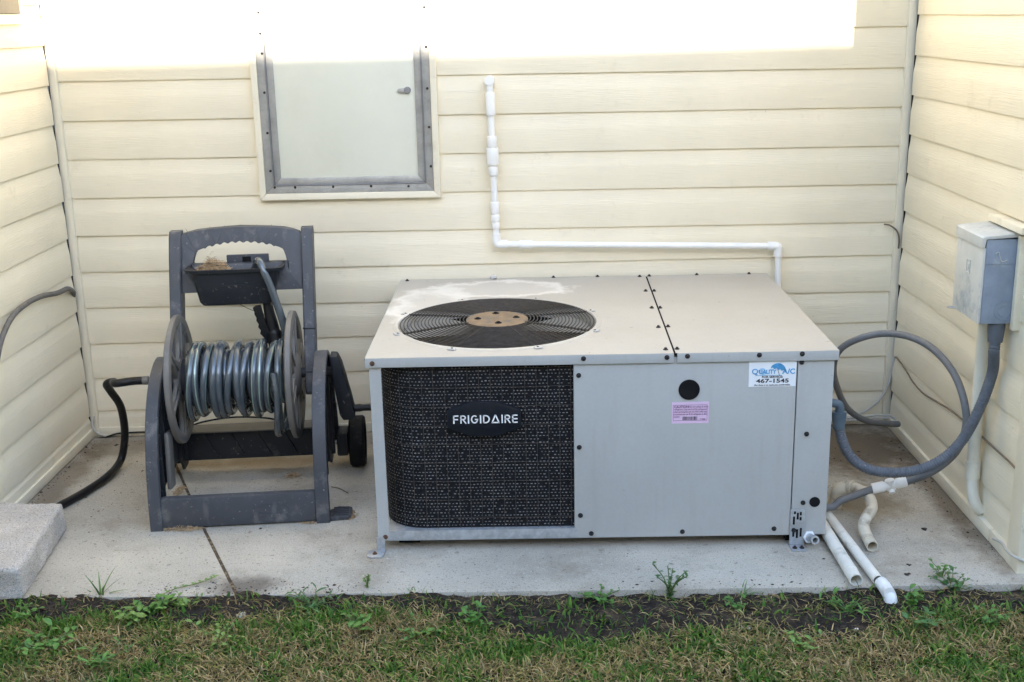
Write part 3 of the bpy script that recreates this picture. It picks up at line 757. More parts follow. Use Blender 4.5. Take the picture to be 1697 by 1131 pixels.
    MB().lathe([(.0, -.0035), (.019, -.003), (.024, -.0045), (.0275, -.004), (.0285, -.0005), (.0285, .004)], 32, 1, (pc.x, YF, pc.z)).build('rubber_plug', M_plug, a)
    pc = hit(1350, 832, 1, YF)
    MB().lathe([(.0, -.002), (.012, -.003), (.0145, -.002), (.0145, .004)], 24, 1, (pc.x, YF, pc.z)).build('rubber_plug', M_plug, a)
    # caution label
    c0 = hit(1113.5, 667, 1, YF); c1 = hit(1174, 701, 1, YF); yy = YF - .0016
    cx, cz = (c0.x + c1.x) / 2, (c0.z + c1.z) / 2; w, h = c1.x - c0.x, .060
    lb = MB().box(cx - w / 2, cx + w / 2, YF - .0016, YF - .0009, cz - h / 2, cz + h / 2).build('caution_label', M_pink, a)
    bdr = MB()
    for q in ((-w / 2 + .004, w / 2 - .004, h / 2 - .0087, h / 2 - .0080), (-w / 2 + .004, w / 2 - .004, -h / 2 + .0080, -h / 2 + .0087), (-w / 2 + .004, -w / 2 + .0047, -h / 2 + .0087, h / 2 - .0087), (w / 2 - .0047, w / 2 - .004, -h / 2 + .0087, h / 2 - .0087)):
        bdr.box(cx + q[0], cx + q[1], YF - .0020, YF - .0017, cz + q[2], cz + q[3])
    bdr.build('label_border', M_pinkink, lb)
    put_text('label_text', lb, M_pinkink, (cx - w / 2 + .006, yy - .0004, cz + .0165), 'CAUTION:', .0085, bold=.00018, align='LEFT')
    put_text('label_text', lb, M_pinkink, (cx - w / 2 + .044, yy - .0004, cz + .0165), 'This unit utilizes R-410A', .0066, align='LEFT', w=.052)
    for i, tx in enumerate(('refrigerant. Use only R-410A refrigerant', 'when servicing this unit. Do NOT under any', 'circumstances use R-22 refrigerant in this', 'system.')):
        put_text('label_text', lb, M_pinkink, (cx - w / 2 + .006, yy - .0004, cz + .0095 - i * .0068), tx, .0066, align='LEFT', w=(.015 if i == 3 else w - .012))
    bars = MB(); xx = cx - .020; rb = random.Random(5)
    while xx < cx + .018:
        wd_ = rb.choice((.0008, .0012, .002)); bars.box(xx, xx + wd_, YF - .0020, YF - .0017, cz - .0205, cz - .0105); xx += wd_ + rb.choice((.0008, .0012, .0016))
    bars.build('barcode', M_ink, lb)
    put_text('label_text', lb, M_pinkink, (cx + .033, yy - .0004, cz - .0185), '710580', .005)
    # service sticker
    c0 = hit(1241, 598.5, 1, YF); c1 = hit(1317, 640, 1, YF); x0, x1 = c0.x + .001, ps - .003; z1 = ZT - .0275; z0_ = z1 - .070; cx = (x0 + x1) / 2; w = x1 - x0
    st = MB().box(x0, x1, YF - .0018, YF - .0011, z0_, z1).build('service_sticker', M_stk, a)
    ty = YF - .0022
    put_text('sticker_text', st, M_lblue, (cx - .0268, ty, z1 - .0288), 'Q', .024, bold=.0010)
    put_text('sticker_text', st, M_blue, (cx - .0460, ty - .0003, z1 - .0285), 'Q', .021, bold=.0003)
    put_text('sticker_text', st, M_lblue, (cx - .0130, ty, z1 - .0295), 'UALITY', .0165, bold=.0009, w=.046)
    put_text('sticker_text', st, M_blue, (cx - .0135, ty - .0003, z1 - .0295), 'UALITY', .0155, bold=.0002, w=.046)
    put_text('sticker_text', st, M_lblue, (cx + .0430, ty, z1 - .0290), 'A/C', .0200, bold=.0009, w=.034)
    put_text('sticker_text', st, M_blue, (cx + .0425, ty - .0003, z1 - .0290), 'A/C', .0190, bold=.0002, w=.034)
    MB().box(cx - .045, cx + .024, ty - .0002, ty, z1 - .0395, z1 - .0385).build('sticker_rule', M_blue, st)
    um = []
    ucx, ucz, ur = cx + .0140, z1 - .0245, .0205; ta = R(-14)
    for i in range(13):
        an = math.pi - math.pi * i / 12; um.append((ur * math.cos(an), ur * .92 * math.sin(an)))
    for k in range(4):
        ex = ur - (k + 1) * ur / 2
        um += [(ex + ur / 4, .0038), (ex, 0)] if k < 3 else [(ex + ur / 4, .0038)]
    um = [(ucx + x_ * math.cos(ta) - y_ * math.sin(ta), ucz + x_ * math.sin(ta) + y_ * math.cos(ta)) for x_, y_ in um]
    b = bmesh.new(); vs = [b.verts.new((x_, ty - .0006, z_)) for x_, z_ in um]; f_ = b.faces.new(vs); bmesh.ops.triangulate(b, faces=[f_])
    mb = MB(); mb.addbm(b); uo = mb.build('umbrella_print', M_blue, st, smooth=False)
    MB().tube([(ucx, ty - .0006, ucz), (ucx + .004, ty - .0006, ucz - .014)], .0006, 5).build('umbrella_shaft', M_ink, uo)
    put_text('sticker_text', st, M_ink, (cx, ty, z1 - .0435), 'FOR SERVICE:', .0082, bold=.00022, w=.055)
    put_text('sticker_text', st, M_ink, (cx + .001, ty, z1 - .0545), '467-1545', .0150, bold=.00035, w=.086)
    put_text('sticker_text', st, M_ink, (cx, ty, z1 - .0655), 'Our focus is to make you comfortable.', .0062, bold=.00008, shear=.3, w=.095)
    # feet
    f0 = MB(); f0.prism([(XL - .028, YF - .040), (XL - .018, YF - .046), (XL + .014, YF - .046), (XL + .018, YF - .03), (XL + .018, YF + .0), (XL - .028, YF + .0)], 2, .0005, .0045, bev=.001)
    f0.box(XL - .004, XL + .018, YF - .0040, YF - .0017, .003, ZB + .012); fo_ = f0.build('foot_bracket', M_galv, a)
    rs2 = dup(rs, a); rs2.parent = fo_; rs2.location = (XL - .008, YF - .026, .0045); rs2.rotation_euler = (0, 0, 0)
    # slotted tie-down bracket at the right
    bx0 = hit(1309, 860, 1, YF).x; bx1 = bx0 + .040
    br = MB(); br.box(bx0, bx1, YF - .0046, YF - .0022, .004, .108, bev=.0008)
    br.box(bx0, bx1, YF - .042, YF - .0022, .0008, .0036, bev=.0008); bo = br.build('tie_down_bracket', M_galv, a)
    for i, (ux, uz, hh_) in enumerate(((.010, .075, .012), (.028, .080, .005), (.028, .095, .005), (.010, .040, .013), (.020, .036, .013), (.030, .040, .013), (.020, .088, .010), (.012, .098, .004))):
        MB().box(bx0 + ux - .0028, bx0 + ux + .0028, YF - .0052, YF - .0047, uz - hh_, uz + hh_, bev=.0002).build('slot', M_dark, bo)
    for dx in (.011, .030):
        s_ = dup(b0, a, (bx0 + dx, YF - .026, .0037), (0, 0, 0)); s_.parent = bo
    s_ = dup(b0, a, (bx0 + .011, YF - .0047, .046), (R(90), 0, 0)); s_.parent = bo
    # drain stub below the right corner
    dc = hit(1345, 890, 1, YF - .01)
    dr = MB(); dr.lathe([(.0, .02), (.0125, .02), (.0125, -.010), (.0105, -.012), (.0105, -.030), (.0118, -.031), (.0118, -.046), (.0075, -.046), (.0072, -.02), (.0, -.02)], 20, 1, (0, 0, 0), Matrix.Translation((dc.x - .006, YF + .002, .024)) @ Matrix.Rotation(R(-12), 4, 'X') @ Matrix.Rotation(R(10), 4, 'Z'))
    dr.build('drain_stub', M_galv, a)
    nt_ = MB(); nt_.lathe([(.0125, -.001), (.0175, -.002), (.0175, -.010), (.0125, -.011)], 6, 1, (0, 0, 0), Matrix.Translation((dc.x - .006, YF + .002, .024)) @ Matrix.Rotation(R(-12), 4, 'X') @ Matrix.Rotation(R(10), 4, 'Z')); nt_.build('drain_nut', M_stk, a)
    MB().prism([(bx0 - .003, YF + .03), (bx0 + .06, YF + .03), (bx0 + .06, YF + .1), (bx0 - .003, YF + .1)], 2, .0, ZB).build('foot_block', M_dark, a)
    for fx, fy in ((XL + .05, YF + .05), (XL + .05, YB - .1), (XR - .1, YB - .1)):
        MB().box(fx, fx + .06, fy, fy + .06, .0, ZB, bev=.003).build('foot_block', M_dark, a)
    return a
ac_unit()
lump = hit(818, 460, 2, ZT)
bm = bmesh.new(); bmesh.ops.create_icosphere(bm, subdivisions=2, radius=1)
for v in bm.verts: v.co = Vector((v.co.x * .013, v.co.y * .010, max(v.co.z, -.5) * .009)) * (1 + .35 * noise.noise(v.co * 2.5))
mb = MB(); mb.addbm(bm); o = mb.build('mud_lump', M_stone, loc=(0, 0, 0)); o.location = (lump.x, YB - .012, ZT + .0055)
tag(o, 'small grey-brown mud lump on the rear edge of the cabinet top', 'mud lump')

# ------------------------------------------------------------------ hose reel cart
def reel():
    a = thing('hose_reel_cart', 'slate grey plastic hose reel cart with handle, tray and wheels', 'hose reel', (.700, -.792, 0), R(5))
    outline = [(-.010, .0), (-.004, .10), (.016, .20), (.055, .30), (.115, .375), (.185, .422), (.262, .442), (.325, .425), (.385, .36), (.43, .26), (.465, .15), (.485, .075)]
    ol = [Vector((0, y, z)) for y, z in outline]; sm = catmull(ol, 4)
    for s in (-1, 1):
        x0, x1 = (-.250, -.214) if s < 0 else (.226, .266)
        # rim strip, thick
        inner = []
        for i, p_ in enumerate(sm):
            t = (sm[min(i + 1, len(sm) - 1)] - sm[max(i - 1, 0)]).normalized(); n = Vector((0, -t.z, t.y)); n = n if n.z < 0 or (abs(n.z) < .3 and n.y > 0) else -n
            if i < 6: n = Vector((0, 1, 0))
            inner.append(p_ + n * .013)
        mb = MB(); rows = []
        for p_, q in zip(sm, inner):
            rows.append([(x0 + .002, p_.y, p_.z), (x0, p_.y + (q.y - p_.y) * .2, p_.z + (q.z - p_.z) * .2), (x0, q.y, q.z), (x1, q.y, q.z), (x1, p_.y + (q.y - p_.y) * .2, p_.z + (q.z - p_.z) * .2), (x1 - .002, p_.y, p_.z)])
        mb.quadgrid(rows, True); b0 = 0
        mb.f.append((0, 1, 2, 3, 4, 5)); mb.sm.append(False)
        rim = mb.build('side_frame', M_plast, a)
        web = [(p_.y + .004, p_.z - .003) for p_ in sm] + [(.455, .03), (.40, .03), (.36, .085), (.22, .105), (.10, .085), (.065, .045), (.055, .0), (.0, .0)]
        xm = x0 + .012 if s > 0 else x1 - .018
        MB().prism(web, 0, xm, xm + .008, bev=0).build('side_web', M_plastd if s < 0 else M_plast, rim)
        for ry, rz0, rz1 in ((.06, .03, .27), (.12, .1, .35), (.2, .11, .40), (.32, .1, .40), (.40, .06, .31)):
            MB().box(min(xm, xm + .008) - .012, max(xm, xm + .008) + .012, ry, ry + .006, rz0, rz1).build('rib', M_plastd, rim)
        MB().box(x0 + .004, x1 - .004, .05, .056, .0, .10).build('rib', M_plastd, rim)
    # slanted inner ramps on the left frame
    MB().box(-.212, -.198, .07, .13, .10, .27, bev=.006, M=Matrix.Rotation(R(-8), 4, 'X')).build('inner_ramp', M_taupe, a)
    # front cross member with embossed oval
    fb = MB(); fb.box(-.216, .227, -.004, .026, .004, .096, bev=.008); cm = fb.build('front_crossbar', M_plast, a)
    ov = [( .095 + .052 * math.cos(2 * math.pi * i / 40), -.0045, .050 + .0165 * math.sin(2 * math.pi * i / 40)) for i in range(40)]
    MB().tube(ov, .0012, 5, closed=True, smooth_path=False).build('oval_emblem', M_plast, cm)
    ov = [( .095 + .040 * math.cos(2 * math.pi * i / 40), -.0042, .050 + .0085 * math.sin(2 * math.pi * i / 40)) for i in range(40)]
    MB().tube(ov, .0009, 5, closed=True, smooth_path=False).build('oval_emblem', M_plast, cm)
    # foot tread plate outside the right leg
    tp = MB(); tp.prism([(.262, .0), (.318, .004), (.326, .012), (.326, .075), (.285, .085), (.262, .06)], 2, .0, .012, bev=.003); to = tp.build('foot_plate', M_plast, a)
    for k in range(5): MB().box(.272, .318, .016 + k * .013, .020 + k * .013, .0122, .0145, bev=.0008).build('tread_ridge', M_plast, to)
    # rear cross member and axle
    rb = MB(); rb.box(-.226, .226, .435, .462, .045, .150, bev=.004); ro_ = rb.build('rear_crossbar', M_plastd, a)
    for k in range(5): MB().prism([(-.17 + k * .085, .14), (-.13 + k * .085, .06), (-.122 + k * .085, .06), (-.162 + k * .085, .14)], 1, .428, .436).build('rib', M_plastd, ro_)
    MB().box(-.226, .226, .395, .470, .1505, .156, bev=.002).build('ledge', M_taupe, ro_)
    MB().tube([(-.31, .45, .082), (.345, .45, .082)], .008, 10).build('axle', M_galv, a)
    for x0, x1 in ((-.318, -.272), (.303, .353)):
        w = MB(); r0 = .083; mx = (x0 + x1) / 2
        w.lathe([(.02, x0 + .014), (.056, x0 + .014), (.062, x0), (.078, x0), (r0, x0 + .006), (r0, x1 - .006), (.078, x1), (.062, x1), (.056, x1 - .014), (.02, x1 - .014)], 40, 0, (0, .45, r0))
        wo_ = w.build('wheel', M_tyre, a)
        h_ = MB(); h_.lathe([(.0, x0 + .008), (.02, x0 + .006), (.022, x0 + .014), (.022, x1 - .014), (.02, x1 - .006), (.0, x1 - .008)], 18, 0, (0, .45, r0)); h_.build('hub', M_plastd, wo_)
        MB().box(*((x1 + .004, -.235) if x0 < 0 else (.262, x0 - .004)), .41, .49, .045, .125, bev=.008).build('axle_bracket', M_plastd, a)
    # uprights and handle panel lean back along one line
    def lean(z): return .292 + (z - .32) * .39
    for s in (-1, 1):
        xa, xb = (-.214, -.178) if s < 0 else (.190, .226)
        rows = []
        for z, hw in ((.305, .012), (.315, .022), (.34, .027), (.45, .028), (.60, .03), (.70, .032), (.775, .028), (.792, .016)):
            y = lean(z); c_ = .004
            rows.append([(xa, y - hw + c_, z), (xa + c_, y - hw, z), (xb - c_, y - hw, z), (xb, y - hw + c_, z), (xb, y + hw, z), (xa, y + hw, z)])
        mb = MB(); mb.quadgrid(rows, True); mb.f.append(tuple(range(6))); mb.sm.append(False); n6 = len(mb.v) - 6; mb.f.append(tuple(n6 + i for i in range(6))); mb.sm.append(False)
        up_ = mb.build('upright', M_plast, a, ang=30)
        MB().box(xa - .0015, xb + .0015, lean(.36) - .031, lean(.36) + .02, .345, .349, bev=.0005).build('joint_band', M_plastd, up_)
        MB().box(xa - .0015, xb + .0015, lean(.50) - .031, lean(.50) + .02, .498, .501, bev=.0005).build('joint_band', M_plastd, up_)
    # handle panel: outer arch minus grip opening, scalloped underside
    outer = [(-.192, .612), (.192, .612), (.192, .772)] + [(.19 * math.cos(R(t)), .772 + .028 * math.sin(R(t))) for t in range(15, 180, 15)] + [(-.192, .772)]
    hole = []
    for i in range(0, 61):
        x = .150 - .300 * i / 60; u = abs(x) / .150
        top = .756 - .030 * u ** 2.2 - (.060 * max(0, (u - .86) / .14) ** 2)
        if u < .72: top += .0028 * math.cos(x * 2 * math.pi / .0235)
        hole.append((x, top))
    hole += [(-.150, .700), (-.140, .692), (.140, .692), (.150, .700)]
    bm = bmesh.new()
    ho = [bm.verts.new((x, 0, z)) for x, z in outer]; hi = [bm.verts.new((x, 0, z)) for x, z in hole]
    ed = [bm.edges.new((l[i], l[(i + 1) % len(l)])) for l in (ho, hi) for i in range(len(l))]
    bmesh.ops.triangle_fill(bm, use_beauty=True, edges=ed)
    r_ = bmesh.ops.extrude_face_region(bm, geom=bm.faces[:])
    for v in [g for g in r_['geom'] if isinstance(g, bmesh.types.BMVert)]: v.co.y += .034
    bmesh.ops.recalc_face_normals(bm, faces=bm.faces[:])
    rimE = [e for e in bm.edges if e.calc_length() > 1e-6 and len(e.link_faces) == 2 and e.link_faces[0].normal.angle(e.link_faces[1].normal, 0) > 1.2]
    bmesh.ops.bevel(bm, geom=rimE, offset=.006, segments=3, affect='EDGES', profile=.5, clamp_overlap=True)
    for v in bm.verts: v.co.y += lean(v.co.z) - .016
    mb = MB(); mb.addbm(bm); mb.build('handle', M_plast, a, ang=45)
    # tray: tapered bin in front of the handle
    def ring(z, x0, x1, y0, y1, r=.02, n=5):
        out = []
        for cx, cy, a0 in ((x1 - r, y1 - r, 0), (x0 + r, y1 - r, 90), (x0 + r, y0 + r, 180), (x1 - r, y0 + r, 270)):
            for i in range(n + 1):
                t = R(a0 + 90 * i / n); out.append((cx + r * math.cos(t), cy + r * math.sin(t), z))
        return out
    oy = .345; TB = .577; TT = .692
    tr = MB()
    rows = [ring(TB + .004, -.110, .090, oy + .022, oy + .090, .018), ring(TB, -.116, .096, oy + .014, oy + .096, .02), ring(TB + .010, -.123, .103, oy + .008, oy + .1, .022), ring(TT - .012, -.141, .121, oy + .000, oy + .105, .026), ring(TT - .010, -.158, .138, oy - .010, oy + .11, .034), ring(TT, -.160, .140, oy - .012, oy + .112, .034), ring(TT, -.152, .132, oy - .004, oy + .106, .03), ring(TT - .012, -.136, .116, oy + .006, oy + .1, .024), ring(TB + .016, -.118, .098, oy + .014, oy + .094, .02)]
    tr.quadgrid(rows, True); n = len(rows[0]); tr.f.append(tuple(range(n))); tr.sm.append(False); k0 = (len(rows) - 1) * n; tr.f.append(tuple(k0 + i for i in range(n))); tr.sm.append(False)
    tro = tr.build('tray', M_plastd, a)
    ar = [(-.075, TB + .012), (-.070, TB + .045), (-.055, TB + .060), (-.03, TB + .064), (.02, TB + .064), (.042, TB + .060), (.057, TB + .045), (.063, TB + .012)]
    def fy(z): return oy + .008 - (z - TB - .01) / (TT - TB - .022) * .008 - .0006
    MB().tube([(x, fy(z), z) for x, z in ar], .0010, 5, res=6).build('moulded_arch', M_plastd, tro)
    clip = MB(); clip.box(-.045, .085, oy + .108, oy + .120, TT - .03, TT + .022, bev=.003); clip.build('tray_back', M_plast, tro)
    MB().box(.004, .030, oy + .1065, oy + .1075, TT + .0, TT + .016).build('tray_slot', M_dark, tro)
    MB().box(.075, .098, oy + .03, oy + .09, TB - .012, TB + .05, bev=.004).build('tray_bracket', M_taupe, tro)
    # spool
    SY, SZ, SR = .288, .368, .196
    for xd, s in ((-.186, -1), (.160, 1)):
        d = MB(); d.lathe([(SR - .030, xd - .006), (SR - .014, xd - .012), (SR, xd - .007), (SR + .001, xd), (SR, xd + .007), (SR - .014, xd + .012), (SR - .030, xd + .006), (SR - .030, xd - .006)], 64, 0, (0, SY, SZ))
        do = d.build('reel_flange', M_taupe, a, ang=60)
        h_ = MB(); h_.lathe([(.0, xd - .02), (.052, xd - .018), (.066, xd - .008), (.068, xd + .008), (.052, xd + .018), (.0, xd + .02)], 32, 0, (0, SY, SZ)); h_.build('flange_hub', M_taupe, do)
        for k in range(6):
            an = R(60 * k + 18)
            Mx = Matrix.Translation((xd, SY, SZ)) @ Matrix.Rotation(an, 4, 'X')
            sp = MB(); sp.prism([(.055, -.030), (.055, .030), (.112, .014), (SR - .022, .024), (SR - .022, -.024), (.112, -.014)], 0, -.006, .006, bev=.003, M=Mx)
            sp.box(-.011, .011, .05, SR - .022, -.005, .005, bev=.003, M=Mx)
            sp.build('flange_spoke', M_taupe, do)
    dr = MB(); dr.lathe([(.062, -.175), (.062, .15)], 28, 0, (0, SY, SZ)); dr.build('drum', M_plastd, a)
    ax = MB(); ax.tube([(-.262, SY, SZ), (-.19, SY, SZ)], .024, 16); ax.build('axle_tube', M_plastd, a)
    ax = MB(); ax.tube([(.17, SY + .012, SZ), (.285, SY + .012, SZ)], .016, 16); ax.build('axle_tube', M_plastd, a)
    # crank
    cr = MB(); cr.prism([(.270, SZ + .060), (.292, SZ + .058), (.304, SZ + .03), (.326, SZ - .07), (.338, SZ - .135), (.330, SZ - .148), (.300, SZ - .148), (.290, SZ - .13), (.276, SZ - .02)], 1, SY - .030, SY + .035, bev=.006)
    co = cr.build('crank_arm', M_plastd, a)
    gp = MB(); gp.lathe([(.0, .325), (.011, .325), (.012, .35), (.010, .36), (.011, .41), (.0105, .425), (.0, .427)], 18, 0, (0, SY + .01, SZ - .122)); gp.build('crank_grip', M_bhose, co)
    # inlet fitting
    inl = MB(); inl.lathe([(.0, -.30), (.0125, -.30), (.0135, -.292), (.0135, -.282), (.0105, -.280), (.0105, -.262)], 18, 0, (0, SY, SZ)); inl.build('inlet_fitting', M_taupe, a)
    return a
ROOT = reel()
SYl, SZl = .288, .368

# hose wound on the reel (a thing of its own, carried by the reel)
def wound_hose():
    r = .0108
    o = thing('garden_hose', 'braided grey-blue garden hose wound on the reel with its end over the tray', 'hose', ROOT.location, R(5))
    rnd = random.Random(11)
    # inner layer: even helix
    pts = []; turns = 13; N = 22
    for i in range(turns * N + 1):
        t = i / N; x = -.158 + t * .0222; an = 2 * math.pi * t
        pts.append((x + .002 * math.sin(t * 3.1), SYl + (.078 + .002 * math.sin(t * 5)) * math.cos(an), SZl + (.078) * math.sin(an)))
    mb = MB(); mb.tube(pts, r, 10, smooth_path=False); mb.build('inner_winding', M_hose, o)
    # outer layer: looser, sagging loops, unequal
    pts = []; turns = 12; N = 28
    for i in range(turns * N + 1):
        t = i / N; k = t
        x = -.152 + k * .0236 + .005 * math.sin(k * 4.0) + .012 * math.sin(2 * math.pi * t + 1.0) * (1 + .5 * math.sin(k * 2.7))
        an = 2 * math.pi * t + .6
        rad = .1010 + .003 * math.sin(k * 2.3)
        cy, sn = math.cos(an), math.sin(an)
        sag = (.012 + .010 * math.sin(k * 1.7 + .5)) * max(0, -sn) ** 1.5
        if t > 11: sag += .055 * max(0, -sn) ** 1.5 * min(1, (t - 11) * 2)
        pts.append((x, SYl + rad * cy, SZl + rad * sn - sag))
    # rise from the winding over the tray lip
    last = Vector(pts[-1])
    mb = MB(); mb.tube(pts, r, 12, smooth_path=False); mb.build('outer_winding', M_hose, o)
    z0 = SZl + .105
    tail = [(.128, SYl + .10, SZl + .03), (.135, SYl + .055, SZl + .085), (.132, SYl + .045, SZl + .14), (.118, SYl + .048, SZl + .20), (.098, SYl + .050, SZl + .27), (.082, SYl + .053, SZl + .315), (.070, SYl + .070, SZl + .340), (.058, SYl + .098, SZl + .335), (.045, SYl + .115, SZl + .305), (.03, SYl + .125, SZl + .27)]
    MB().tube(tail, .0118, 12, res=10).build('hose_end', M_hose, o)
    # hanging slack loop at the right of the drum
    slack = [(.110, SYl - .11, SZl + .04), (.118, SYl - .125, SZl - .03), (.112, SYl - .115, SZl - .11), (.105, SYl - .07, SZl - .165), (.118, SYl - .01, SZl - .17), (.135, SYl + .05, SZl - .135), (.14, SYl + .09, SZl - .06), (.138, SYl + .1, SZl + .0)]
    MB().tube(slack, r, 12, res=10).build('slack_loop', M_hose, o)
    return o
wound_hose()

# spray gun hanging under the tray
def spray_gun():
    g = thing('spray_gun', 'black spray gun with finger grips hanging below the reel tray', 'spray gun', ROOT.location, R(5))
    y = .385
    body = [(.078, y, .590), (.083, y - .002, .545), (.090, y - .006, .510), (.096, y - .01, .475), (.096, y - .02, .440), (.098, y - .04, .400)]
    MB().tube(body, .016, 12, res=6, rfun=lambda d, t: .014 + .004 * math.sin(t * 3.1) + .004 * (t > .55)).build('barrel', M_bhose, g)
    lv = MB()
    pl = [(.044, .568), (.060, .570), (.068, .53), (.084, .475), (.090, .445), (.078, .440), (.066, .462)]
    for k in range(5): 
        z = .470 + k * .0205; pl += [(.0605 - k * .0052, z), (.0525 - k * .0042, z + .010)]
    lv.prism(pl, 1, y - .020, y - .004, bev=.0015); lv.build('trigger', M_bhose, g)
    return g
spray_gun()
w = hit(386, 498, 1, -.40); w2 = hit(412, 512, 1, -.40); w3 = hit(440, 522, 1, -.41)
o = MB().tube([w, w2, w3], .0012, 5).build('thin_wire', M_bcable); tag(o, 'thin dark wire dangling from the tray bottom towards the spray gun', 'wire')

def straw_clump(name, label, cat, c, rx, ry, h, n, seed, mt=M_straw, group=None, ln=(.015, .045)):
    rr_ = random.Random(seed); mb = MB()
    for i in range(n):
        a = rr_.uniform(0, 6.28); q = math.sqrt(rr_.random()); p = Vector((c[0] + rx * q * math.cos(a), c[1] + ry * q * math.sin(a), c[2] + rr_.uniform(.001, h) * (1.05 - q)))
        d = Vector((rr_.gauss(0, 1), rr_.gauss(0, 1), rr_.gauss(.05, .35))).normalized() * rr_.uniform(*ln) * .5
        mid = p + Vector((0, 0, rr_.uniform(0, .006)))
        A = p - d; B = p + d; A.z = max(A.z, c[2] + .001); B.z = max(B.z, c[2] + .001)
        mb.tube([A, mid, B], .0008 * rr_.uniform(.6, 1.3), 3, caps=False, smooth_path=False)
    o = mb.build(name, mt, smooth=False); tag(o, label, cat, group); return o
tw = ROOT.matrix_basis @ Vector((-.078, .398, .672))
straw_clump('dry_grass_nest', 'tangle of dry brown grass lying in the reel tray', 'dry grass', tw, .052, .022, .06, 520, 2, ln=(.015, .042))
c = hit(303, 877, 2, 0); straw_clump('dry_grass_clump', 'long heap of dry straw against the foot of the reel cart front crossbar', 'dry grass', c, .062, .016, .014, 240, 3, ln=(.01, .03))
c = hit(581, 855, 2, 0); straw_clump('dry_grass_clump', 'sparse dry grass bits beside the ribbed foot plate of the reel cart', 'dry grass', c, .018, .03, .006, 60, 4, ln=(.008, .02))
c = hit(484, 790, 2, 0); straw_clump('dry_grass_clump', 'small flat tuft of brown grass on the slab under the wound hose', 'dry grass', c, .022, .02, .006, 60, 5, ln=(.012, .03))
c = hit(512, 868, 2, 0); straw_clump('dry_grass_clump', 'thin wisp of pale straw at the right end of the reel cart front crossbar', 'dry grass', c, .02, .008, .005, 30, 6, ln=(.008, .02))
c = hit(298, 815, 2, 0); straw_clump('dry_grass_clump', 'brown straw caught in the slab joint behind the reel cart front crossbar', 'dry grass', c, .014, .04, .005, 70, 8, ln=(.01, .025))
t0 = hit(549, 807, 2, .003); t1 = hit(563, 810, 2, .004); t2 = hit(576, 817, 2, .003)
o = MB().tube([t0, t1, t2], .0016, 5).build('twig', M_bcable); tag(o, 'short dark forked twig on the slab beside the reel cart', 'twig')

# black leader hose from the reel inlet to behind the block
inl = ROOT.matrix_basis @ Vector((-.296, SYl, SZl))
pts = [inl, inl + Vector((-.035, -.002, -.001)), inl + Vector((-.085, -.006, -.006)), hit(188, 633, 1, -.46), hit(177, 637, 1, -.44), hit(183, 648, 1, -.40), hit(199, 672, 1, -.36), hit(206, 705, 1, -.33), hit(206, 735, 1, -.32), hit(199, 765, 2, .03), hit(178, 790, 2, .018), hit(140, 816, 2, .0135), hit(100, 838, 2, .0135), hit(70, 855, 2, .0135)]
o = MB().tube(pts, .0125, 14, res=10).build('leader_hose', M_bhose); tag(o, 'black rubber hose running from the reel inlet down to the concrete block', 'hose')

# concrete block lying at the left edge
def conc_block():
    A = hit(111, 878, 2, 0); B = hit(36, 994, 2, -.0)
    h = .088
    bm = bmesh.new()
    x1, y1 = A.x, A.y; x2, y2 = B.x + .0, min(B.y, -1.23)
    pts_ = [(x1, y1), (x2 + .006, y2), (-.17, y2 - .01), (-.16, y1 + .005)]
    va = [bm.verts.new((x, y, 0)) for x, y in pts_]; vb = [bm.verts.new((x * 1.0, y, h)) for x, y in pts_]
    bm.faces.new(va); bm.faces.new(vb)
    for i in range(4): bm.faces.new((va[i], va[(i + 1) % 4], vb[(i + 1) % 4], vb[i]))
    bmesh.ops.recalc_face_normals(bm, faces=bm.faces[:])
    bmesh.ops.bevel(bm, geom=bm.edges[:], offset=.011, segments=3, affect='EDGES', profile=.5)
    bmesh.ops.triangulate(bm, faces=bm.faces[:])
    for _ in range(5):
        long = [e for e in bm.edges if e.calc_length() > .018]
        if not long: break
        bmesh.ops.subdivide_edges(bm, edges=long, cuts=1); bmesh.ops.triangulate(bm, faces=[f for f in bm.faces if len(f.verts) > 3])
    bm.normal_update()
    for v in bm.verts:
        if v.co.z > .004:
            v.co += v.normal * (noise.noise(v.co * 60) * .0028 + noise.noise(v.co * 14) * .005 + noise.noise(v.co * 160) * .0016)
    mb = MB(); mb.addbm(bm); o = mb.build('concrete_block', M_block, ang=60)
    tag(o, 'rough pale grey concrete block lying on the slab beside the black hose', 'block')
conc_block()

# hose against the left wall
pts = [Vector((-.004, -.030, .522)), hit(121, 484, 0, .010), hit(112, 479, 0, .018), hit(95, 486, 0, .018), hit(70, 491, 0, .018), hit(45, 503, 0, .02), hit(22, 523, 0, .02), hit(6, 553, 0, .02), hit(-3, 585, 0, .02), hit(-12, 640, 0, .02), hit(-25, 720, 0, .02)]
o = MB().tube(pts, .0085, 12, res=8).build('wall_hose', M_gcable); tag(o, 'weathered dark hose bending along the left siding out of the corner', 'hose')
# cables at the left foot of the wall
pts = [hit(156, 690, 1, -.022), hit(153, 706, 1, -.030), hit(160, 717, 1, -.030), hit(172, 722, 1, -.02), hit(180, 725, 1, -.016)]
o = MB().tube(pts, .0035, 8, res=6).build('pale_cable', M_cable); tag(o, 'short pale cable curling out of the corner by the reel cart', 'cable')
pts = [hit(152, 728, 1, -.02), hit(175, 725, 1, -.02), hit(195, 719, 1, -.02), hit(225, 717, 1, -.02), hit(290, 714, 1, -.02), hit(335, 700, 1, -.02), hit(385, 692, 1, -.02), hit(440, 693, 1, -.02), hit(475, 701, 1, -.02), hit(540, 718, 1, -.02), hit(620, 722, 1, -.02)]
o = MB().tube(pts, .0034, 8, res=8).build('black_cable', M_bhose); tag(o, 'black cable running along the wall foot behind the reel cart', 'cable')

